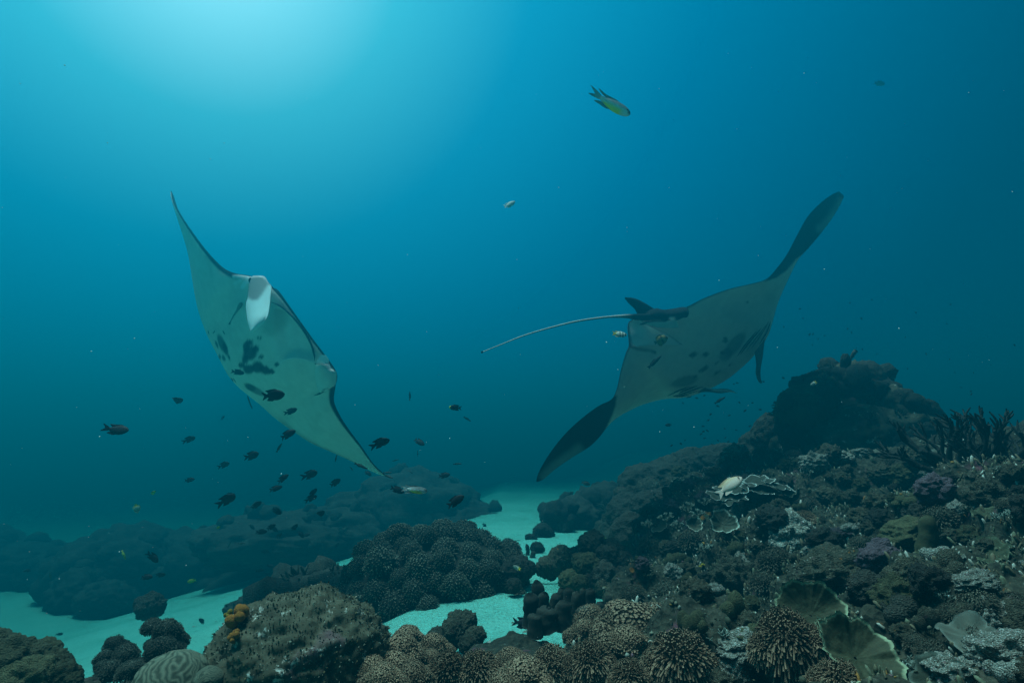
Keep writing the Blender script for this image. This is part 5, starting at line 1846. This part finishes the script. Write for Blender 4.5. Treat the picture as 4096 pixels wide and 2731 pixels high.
def cgreen(x, z, part):
    return np.tile((.20, .30, .06), (len(x), 1))


def cbackhead(x, z, part):
    x = np.asarray(x)
    return blend(np.tile((.012, .012, .016), (len(x), 1)), smooth(.22, .42, x) * (part == 'body'), (.16, .12, .13))


def cblue(x, z, part):
    return np.tile((.01, .02, .10), (len(x), 1))


FM = {}


def fish(name, lab, cat, head, tail, kind, colf, length=None, d=None, group=None, roll=0.0, turn=.0, parts=True, skip=()):
    """head and tail in photograph pixels"""
    lp = math.hypot(head[0] - tail[0], head[1] - tail[1])
    if d is None:
        d = min(max((length or .09) * FPX / lp, 1.3), 8.5)
    h_, t_ = at(*head, d - turn), at(*tail, d + turn)
    c0 = (h_ + t_) / 2
    L = np.linalg.norm(h_ - t_)
    X_ = (h_ - t_) / L
    view = unit(c0 - np.array([0, 0, CAM_H]))
    Y_ = unit(view - X_ * np.dot(view, X_))
    Z_ = np.cross(X_, Y_)
    if Z_[2] < 0:
        Y_, Z_ = -Y_, -Z_
    vp = unit(view - X_ * np.dot(view, X_))
    Z_ = Z_ * math.cos(roll) + vp * math.sin(roll)      # positive: the flank turns upwards
    Y_ = np.cross(Z_, X_)
    bend = rnd.choice([-.7, -.3, 0, .4, .8]) if kind != 'disc' else 0
    key = (kind, colf.__name__, bend)
    if key not in FM:
        FM[key] = fish_meshes(kind, colf, bend)
    Mx = Matrix(((X_[0], Y_[0], Z_[0]), (X_[1], Y_[1], Z_[1]), (X_[2], Y_[2], Z_[2])))
    L = L / 1.02
    if parts:
        t = thing(name, lab, cat, c0, group)
        for nm, me in FM[key].items():
            if nm in skip:
                continue
            obj(nm, me, t)
    else:
        t = tag(obj(name, FM[key]['whole'] if 'whole' in FM[key] else whole(key)), lab, cat, group)
        t.location = c0
    t.rotation_mode = 'QUATERNION'
    t.rotation_quaternion = Mx.to_quaternion()
    t.scale = (L, L, L)
    return t


def whole(key):
    import bmesh
    bm = bmesh.new()
    for nm in ('body', 'tail_fin', 'dorsal_fin', 'anal_fin'):
        bm.from_mesh(FM[key][nm])
    me = bpy.data.meshes.new('fish')
    bm.to_mesh(me)
    bm.free()
    me.materials.append(M['fish'])
    FM[key]['whole'] = me
    return me


def c5(x, y):
    return (400 + x * .44643, 1500 + y * .44643)


def c6(x, y):
    return (1300 + x * .38259, 1500 + y * .38259)


def c3(x, y):
    return (x * .46769, 2000 + y * .46769)


def c4(x, y):
    return (1000 + x * .46769, 2000 + y * .46769)


def c45(x, y):
    return (2000 + x * .46769, 2000 + y * .46769)


def c7(x, y):
    return (2600 + x * .28694, 1500 + y * .28694)


GD = 'dark damselfish below the left manta'
G2 = 'slender dark fish around the left manta'
SCHOOL = [
    (c5, (260, 495), (60, 490), 'damsel', 'large black damselfish swimming alone farthest left'),
    (c5, (745, 215), (628, 245), 'damsel', 'black damselfish alone in the blue below the left edge of the left manta'),
    (c5, (1115, 362), (1085, 402), 'damsel', 'tiny dark fish alone between the school and the left manta'),
    (c5, (855, 555), (755, 588), 'damsel', 'black damselfish below the one alone in the blue left of the manta'),
    (c5, (1425, 700), (1305, 738), 'damsel', 'rounded black damselfish in open water left of the slender vertical fish'),
    (c5, (1160, 785), (1075, 815), 'damsel', 'black damselfish close below left of the rounded one in open water'),
    (c5, (850, 930), (758, 945), 'damsel', 'black damselfish with closed fins, leftmost of its height'),
    (c5, (1215, 1078), (1075, 1140), 'damsel', 'large black damselfish overlapping a second one at the left of the school'),
    (c5, (1215, 1070), (1130, 1070), 'damsel', 'black damselfish mostly hidden behind the large overlapping one'),
    (c5, (1690, 890), (1585, 958), 'damsel', 'black damselfish swimming steeply up, over a level one'),
    (c5, (1635, 995), (1518, 1032), 'damsel', 'black damselfish just under the steeply climbing one'),
    (c5, (1950, 865), (1832, 908), 'damsel', 'black damselfish under the lower wing of the left manta, top of the pair column'),
    (c5, (2155, 930), (2065, 990), 'damsel', 'black damselfish climbing, right of the pair column'),
    (c5, (1945, 1015), (1870, 1092), 'damsel', 'upper fish of the touching black pair'),
    (c5, (1945, 1080), (1850, 1116), 'damsel', 'lower fish of the touching black pair'),
    (c5, (1448, 1130), (1360, 1192), 'damsel', 'black damselfish climbing, right below the large overlapping one'),
    (c5, (1625, 1245), (1540, 1185), 'damsel', 'black damselfish heading down, left of the touching pair'),
    (c5, (2010, 1215), (1935, 1275), 'damsel', 'black damselfish climbing below the touching pair'),
    (c5, (1658, 170), (1455, 190), 'damsel', 'largest black damselfish, right in front of the left manta belly'),
    (c5, (1768, 300), (1660, 345), 'damsel', 'black damselfish below the largest one in front of the manta'),
    (c5, (1755, 495), (1610, 562), 'damsel', 'black damselfish at the trailing edge of the left manta'),
    (c5, (1500, 1400), (1395, 1405), 'damsel', 'level black damselfish left of a tight knot of three'),
    (c5, (1575, 1335), (1498, 1382), 'damsel', 'top black damselfish of the tight knot of three'),
    (c5, (1595, 1405), (1540, 1360), 'damsel', 'faint middle damselfish of the tight knot of three'),
    (c5, (1630, 1410), (1580, 1458), 'damsel', 'lowest black damselfish of the tight knot of three'),
    (c5, (1770, 1330), (1718, 1398), 'damsel', 'steep black damselfish right of the tight knot'),
    (c5, (1885, 1420), (1825, 1442), 'damsel', 'level black damselfish with a faint one at its tail'),
    (c5, (1830, 1455), (1780, 1402), 'damsel', 'faint damselfish heading down at the tail of a level one'),
    (c5, (1385, 1380), (1342, 1338), 'damsel', 'faint small damselfish left above the level one by the knot'),
    (c5, (1310, 1505), (1242, 1507), 'slender', 'level dark fish low over the left reef'),
    (c5, (1172, 1493), (1150, 1542), 'slender', 'small upright dark fish low over the left reef'),
    (c5, (2142, 1498), (2108, 1546), 'damsel', 'small climbing damselfish over the left slope of the domed mound'),
    (c5, (1630, 608), (1584, 684), 'slender', 'slender dark fish swimming upright at the manta trailing edge'),
    (c5, (2124, 708), (2106, 778), 'slender', 'slender upright fish below the lower wing of the left manta'),
    (zm, (222, 1262), (80, 1238), 'damsel', 'black damselfish in front of the dark belly blotches of the left manta'),
    (c6, (678, 672), (490, 732), 'damsel', 'large black damselfish right of the left manta wing'),
    (c6, (1040, 732), (938, 668), 'damsel', 'black damselfish heading down, right of the left manta wing'),
    (c6, (885, 168), (890, 266), 'slender', 'slender dark fish upright in open water right of the left manta head'),
    (c6, (965, 784), (972, 850), 'slender', 'tiny slender upright fish under the one heading down'),
    (c6, (772, 880), (704, 900), 'slender', 'small slender fish above the faint far mound'),
    (c6, (1432, 926), (1338, 928), 'slender', 'level slender fish in open water right of the far mound'),
    (c6, (1310, 1036), (1188, 1056), 'damsel', 'black damselfish in open water above the striking yellow bellied fish'),
    (c6, (920, 1030), (868, 988), 'slender', 'slender fish heading down before the far mound'),
    (c6, (1455, 1258), (1280, 1370), 'damsel', 'large black damselfish climbing, right of the yellow bellied fish by the manta wing'),
    (c6, (830, 1226), (685, 1172), 'damsel', 'black damselfish at the tail of the yellow bellied fish'),
    (c6, (448, 980), (305, 922), 'slender', 'long slender fish with a pale tail under the left manta wing'),
    (c6, (298, 1002), (258, 955), 'slender', 'short slender fish left of the pale tailed one'),
    (c6, (488, 1048), (414, 1002), 'damsel', 'black damselfish under the tip of the left manta wing'),
    (c6, (232, 762), (302, 780), 'slender', 'slender fish in front of the lower wing of the left manta'),
    (c6, (715, 1076), (608, 1040), 'slender', 'dark slender fish touching the lower wing tip of the left manta'),
    (c6, (700, 1016), (612, 1020), 'slender', 'faint fish just above the lower wing tip of the left manta'),
    (c6, (1528, 484), (1448, 434), 'slender', 'thin pale lined fish in open water below the yellow faced one'),
    (c3, (196, 605), (264, 598), 'damsel', 'dark fish before the far left reef'),
    (c3, (436, 672), (424, 612), 'slender', 'slender upright fish at the far left reef edge'),
    (c3, (1352, 530), (1272, 448), 'damsel', 'big dark round fish over the left reef'),
    (c3, (1308, 655), (1200, 655), 'damsel', 'faint dark fish left of a pair over the left reef'),
    (c3, (1420, 632), (1328, 645), 'damsel', 'dark fish right of a pair over the left reef'),
    (c3, (1700, 1012), (1755, 1052), 'damsel', 'dark fish hovering over the pale sand by the algae rock'),
    (c3, (542, 1140), (482, 1146), 'damsel', 'small dark fish hovering over the open left sand'),
    (c4, (120, 598), (52, 602), 'damsel', 'dark level fish before the left foot of the domed mound'),
    (c4, (205, 565), (148, 556), 'damsel', 'dark fish above the level one at the foot of the domed mound'),
    (c4, (165, 440), (108, 436), 'damsel', 'dark fish high on the left of the domed mound'),
    (c4, (2022, 242), (1996, 198), 'damsel', 'small dark fish over the far end of the sand channel'),
]
for fn, h_, t_, kd, lab in SCHOOL:
    fish('damselfish' if kd == 'damsel' else 'slender_fish', lab, 'fish', fn(*h_), fn(*t_), kd, cblack if kd == 'damsel' else cgrey, .088 if kd == 'damsel' else .075, None, GD if kd == 'damsel' else G2,
         roll=rnd.uniform(-.45, .45), turn=rnd.uniform(-.02, .02), skip=('pectoral_fin',) if kd == 'damsel' else ())

BIG = [
    ('damselfish', 'grey and yellow bellied fish with long fins high in the blue water', (2522, 460), (2362, 374), 'chromis', cyellowbelly, .13, .55),
    ('damselfish', 'yellow bellied fish with black fin edges beside the left manta wing tip', c6(1072, 1212), c6(790, 1182), 'chromis', cyellowbelly, .12, .0),
    ('damselfish', 'pale beige fish with a black eye bar in front of the white edged leaf coral', (2969, 1908), (2868, 1972), 'damsel', cbeige, .095, .5),
    ('butterflyfish', 'small pale striped fish alone in the blue between the mantas', (2061, 806), (2018, 832), 'damsel', cpale, .08, .5),
    ('butterflyfish', 'pale fish with dark bands and yellow tail beside the tail of the right manta', zp(470, 868), zp(212, 850), 'damsel', cstripe, .08, .5),
    ('butterflyfish', 'round brown banded fish in front of the pelvic fin of the right manta', zp(1195, 905), zp(945, 1010), 'disc', cbutter, .11, .0),
    ('slender_fish', 'slender dark fish in front of the belly of the right manta', zp(1075, 1222), zp(832, 1450), 'slender', cblack, .14, .0),
    ('butterflyfish', 'green and pale striped round fish over the left haze', c5(338, 1240), c5(318, 1152), 'disc', cstripe, .07, .3),
    ('reef_fish', 'yellow green fish swimming down over the left reef', c3(1075, 508), c3(1042, 428), 'slender', cgreen, .07, .0),
    ('reef_fish', 'pale green fish low over the right part of the left reef', c3(1600, 698), c3(1672, 682), 'damsel', cgreen, .06, .0),
    ('reef_fish', 'faint green fish left of the striped round fish', c5(500, 1035), c5(450, 1075), 'damsel', cgreen, .05, .0),
    ('reef_fish', 'faint green fish in the dark water left of the school', c5(1080, 1355), c5(1035, 1375), 'damsel', cgreen, .04, .0),
    ('reef_fish', 'pale fish before the dark left side of the domed mound', c4(1110, 512), c4(1025, 532), 'damsel', cpale, .07, .0),
    ('reef_fish', 'small yellow tailed fish by the round coral at the foot of the domed mound', c4(2250, 560), c4(2310, 590), 'damsel', cstripe, .05, .0),
    ('damselfish', 'black fish with a pinkish face hovering low over the bright channel sand', c45(302, 1072), c45(108, 1035), 'damsel', cbackhead, .11, .2),
    ('damselfish', 'tiny dark fish right of the pink faced one on the channel sand', c45(420, 1070), c45(378, 1102), 'damsel', cblack, .03, .0),
    ('damselfish', 'dark fish sheltering among the foreground polyp heads', c45(182, 1350), c45(-40, 1400), 'damsel', cbackhead, .11, .2),
    ('damselfish', 'tiny dark fish at the edge of the polyp row by the sand', c45(598, 1130), c45(568, 1150), 'damsel', cblack, .03, .0),
    ('damselfish', 'black fish at the sand gap beside the right slope', c45(1200, 568), c45(1144, 555), 'damsel', cblack, .045, .0),
    ('reef_fish', 'small pale green fish over the tall boulder stack', c45(910, 325), c45(862, 338), 'damsel', cgreen, .05, .0),
    ('reef_fish', 'thin dark blue fish in front of the broad olive leaf coral', (3378, 2648), (3368, 2582), 'slender', cblue, .05, .0),
    ('reef_fish', 'small blue fish beside the swept polyp head', (3240, 2600), (3205, 2592), 'damsel', cblue, .03, .0),
    ('reef_fish', 'black fish with a yellow face facing left in open water', c6(1295, 335), c6(1425, 345), 'damsel', lambda x, z, part: blend(np.tile((.012, .013, .015), (len(x), 1)), smooth(.34, .42, np.asarray(x)) * (part == 'body'), (.6, .65, .05)), .075, .0),
    ('damselfish', 'round black fish under the gills of the right manta', c7(580, 292), c7(482, 298), 'damsel', cblack, .085, .0),
    ('slender_fish', 'slender dark fish under the head fin of the right manta', c7(1052, 300), c7(898, 398), 'slender', cblack, .13, .0),
    ('damselfish', 'small dark fish at the tail of the slender one under the right manta', c7(972, 442), c7(918, 422), 'damsel', cblack, .06, .0),
    ('damselfish', 'dark fish facing left in open water under the right manta', c7(208, 697), c7(308, 692), 'damsel', cblack, .085, .0),
    ('damselfish', 'dark fish beside the foot of the pinnacle', c7(1842, 732), c7(1706, 756), 'damsel', cblack, .10, .0),
    ('slender_fish', 'slender fish heading down above the far ridge', c7(246, 1212), c7(174, 1124), 'slender', cgrey, .11, .0),
    ('reef_fish', 'faint fish hovering over the hazy end of the far ridge', (2362, 1938), (2328, 1928), 'damsel', cgrey, .09, .0),
    ('reef_fish', 'small black fish with a yellow flank on the left shoulder of the pinnacle', (3242, 1542), (3268, 1524), 'damsel', cstripe, .06, .0),
    ('reef_fish', 'small faint fish high in the blue at the right', (3540, 338), (3500, 332), 'damsel', cgrey, .12, .0),
]
for nm, lab, h_, t_, kd, cf, ln, roll in BIG:
    f_ = fish(nm, lab, 'fish', h_, t_, kd, cf, ln, None, None, roll)

LAND += [('gills of the right manta', 1570, 905), ('lower manta head fin', 1660, 897), ('hanging manta head fin', 1745, 850), ('left facing dark fish', 1535, 975),
         ('pinnacle foot', 1785, 985), ('far ridge top', 1590, 1040), ('left shoulder of the pinnacle', 1830, 900), ('slender fish above the far ridge', 1527, 1055)]
SKIP_F = ('pale beige fish', 'staghorn row', 'table coral', 'dark cup coral', 'white edged leaf coral', 'purple boulder', 'channel boulder stack')
GT = 'tiny fish in the hazy water above the right reef'
for x, y in [(1215, 110), (1245, 380), (1430, 385), (1535, 480), (740, 712), (797, 773), (712, 820), (762, 878), (945, 910), (860, 960), (1090, 927), (1395, 710), (1440, 740), (1450, 805), (1375, 835), (1385, 985), (980, 1075), (765, 1055),
             (490, 905), (300, 980), (1155, 1062), (760, 283), (650, 318), (1860, 40), (1860, 220), (1580, 90), (460, 390), (812, 628), (1550, 772), (1050, 870), (845, 545), (1105, 560), (1325, 495), (1170, 125), (745, 785), (430, 955), (1040, 745), (1200, 765)]:
    sx, sy = c7(x, y)
    L_ = rnd.uniform(9, 15)
    a = rnd.choice([rnd.uniform(-.9, .2), 3.14 + rnd.uniform(-.2, .9)])
    fish('tiny_fish', say('tiny hazy fish', sx / 1.7415, sy / 1.7415, SKIP_F), 'fish', (sx + L_ / 2 * math.cos(a), sy + L_ / 2 * math.sin(a)), (sx - L_ / 2 * math.cos(a), sy - L_ / 2 * math.sin(a)),
         'damsel', cblack, .045, rnd.uniform(6, 8), 'small fish between the right manta and the far ridge', parts=False)
for k in range(64):
    sx, sy = rnd.uniform(3100, 4090), rnd.uniform(1180, 1760)
    if sx < 3580 and sy > 1420 or (sx > 3720 and sy > 1660):
        continue
    L_ = rnd.uniform(6, 12)
    a = rnd.uniform(0, 6.28)
    fish('tiny_fish', 'tiny dark fish, a faint speck in the hazy water above the right reef', 'fish', (sx + L_ / 2 * math.cos(a), sy + L_ / 2 * math.sin(a)), (sx - L_ / 2 * math.cos(a), sy - L_ / 2 * math.sin(a)),
         'damsel', cblack, .045, rnd.uniform(6, 8), GT, parts=False)

# specks drifting in the water
g = np.random.default_rng(3)
n_ = 260
dd = g.uniform(.5, 3.2, n_)
pp = np.stack([at(g.uniform(0, 4096), g.uniform(200, 2600), d) for d in dd])
pp = pp[pp[:, 2] > .35]
sz = g.uniform(.0004, .0009, len(pp))
VV = pp[:, None] + Vi[None] * sz[:, None, None]
FF = (Fi[None] + (np.arange(len(pp)) * len(Vi))[:, None, None]).reshape(-1, 3)
tag(obj('drifting_specks', mesh('drifting_specks', VV.reshape(-1, 3), FF, M['polyp'], np.tile((.7, .72, .68), (len(pp) * len(Vi), 1)))), kind='stuff')

# ------------------------------------------------------------------ the water itself
hx, hy, hz0, hz1 = 47.0, 62.0, -6.5, 4.3
hv = np.array([[x, y, z] for x in (-hx, hx) for y in (-14.0, hy) for z in (hz0, hz1)])
hf = np.array([[0, 1, 3, 2], [4, 6, 7, 5], [0, 4, 5, 1], [2, 3, 7, 6], [0, 2, 6, 4], [1, 5, 7, 3]])
wm = bpy.data.materials.new('water_haze')
wm.use_nodes = True
wn = wm.node_tree
wn.nodes.remove(wn.nodes['Principled BSDF'])
pv = wn.nodes.new('ShaderNodeVolumePrincipled')
wn.links.new(pv.outputs[0], wn.nodes['Material Output'].inputs['Volume'])
pv.inputs['Color'].default_value = (.0, .47, .63, 1)
pv.inputs['Absorption Color'].default_value = (0, .25, .4, 1)
pv.inputs['Density'].default_value = .145
pv.inputs['Anisotropy'].default_value = .70
tag(obj('haze', mesh('haze', hv, hf, wm, smooth_shade=False)), kind='stuff')
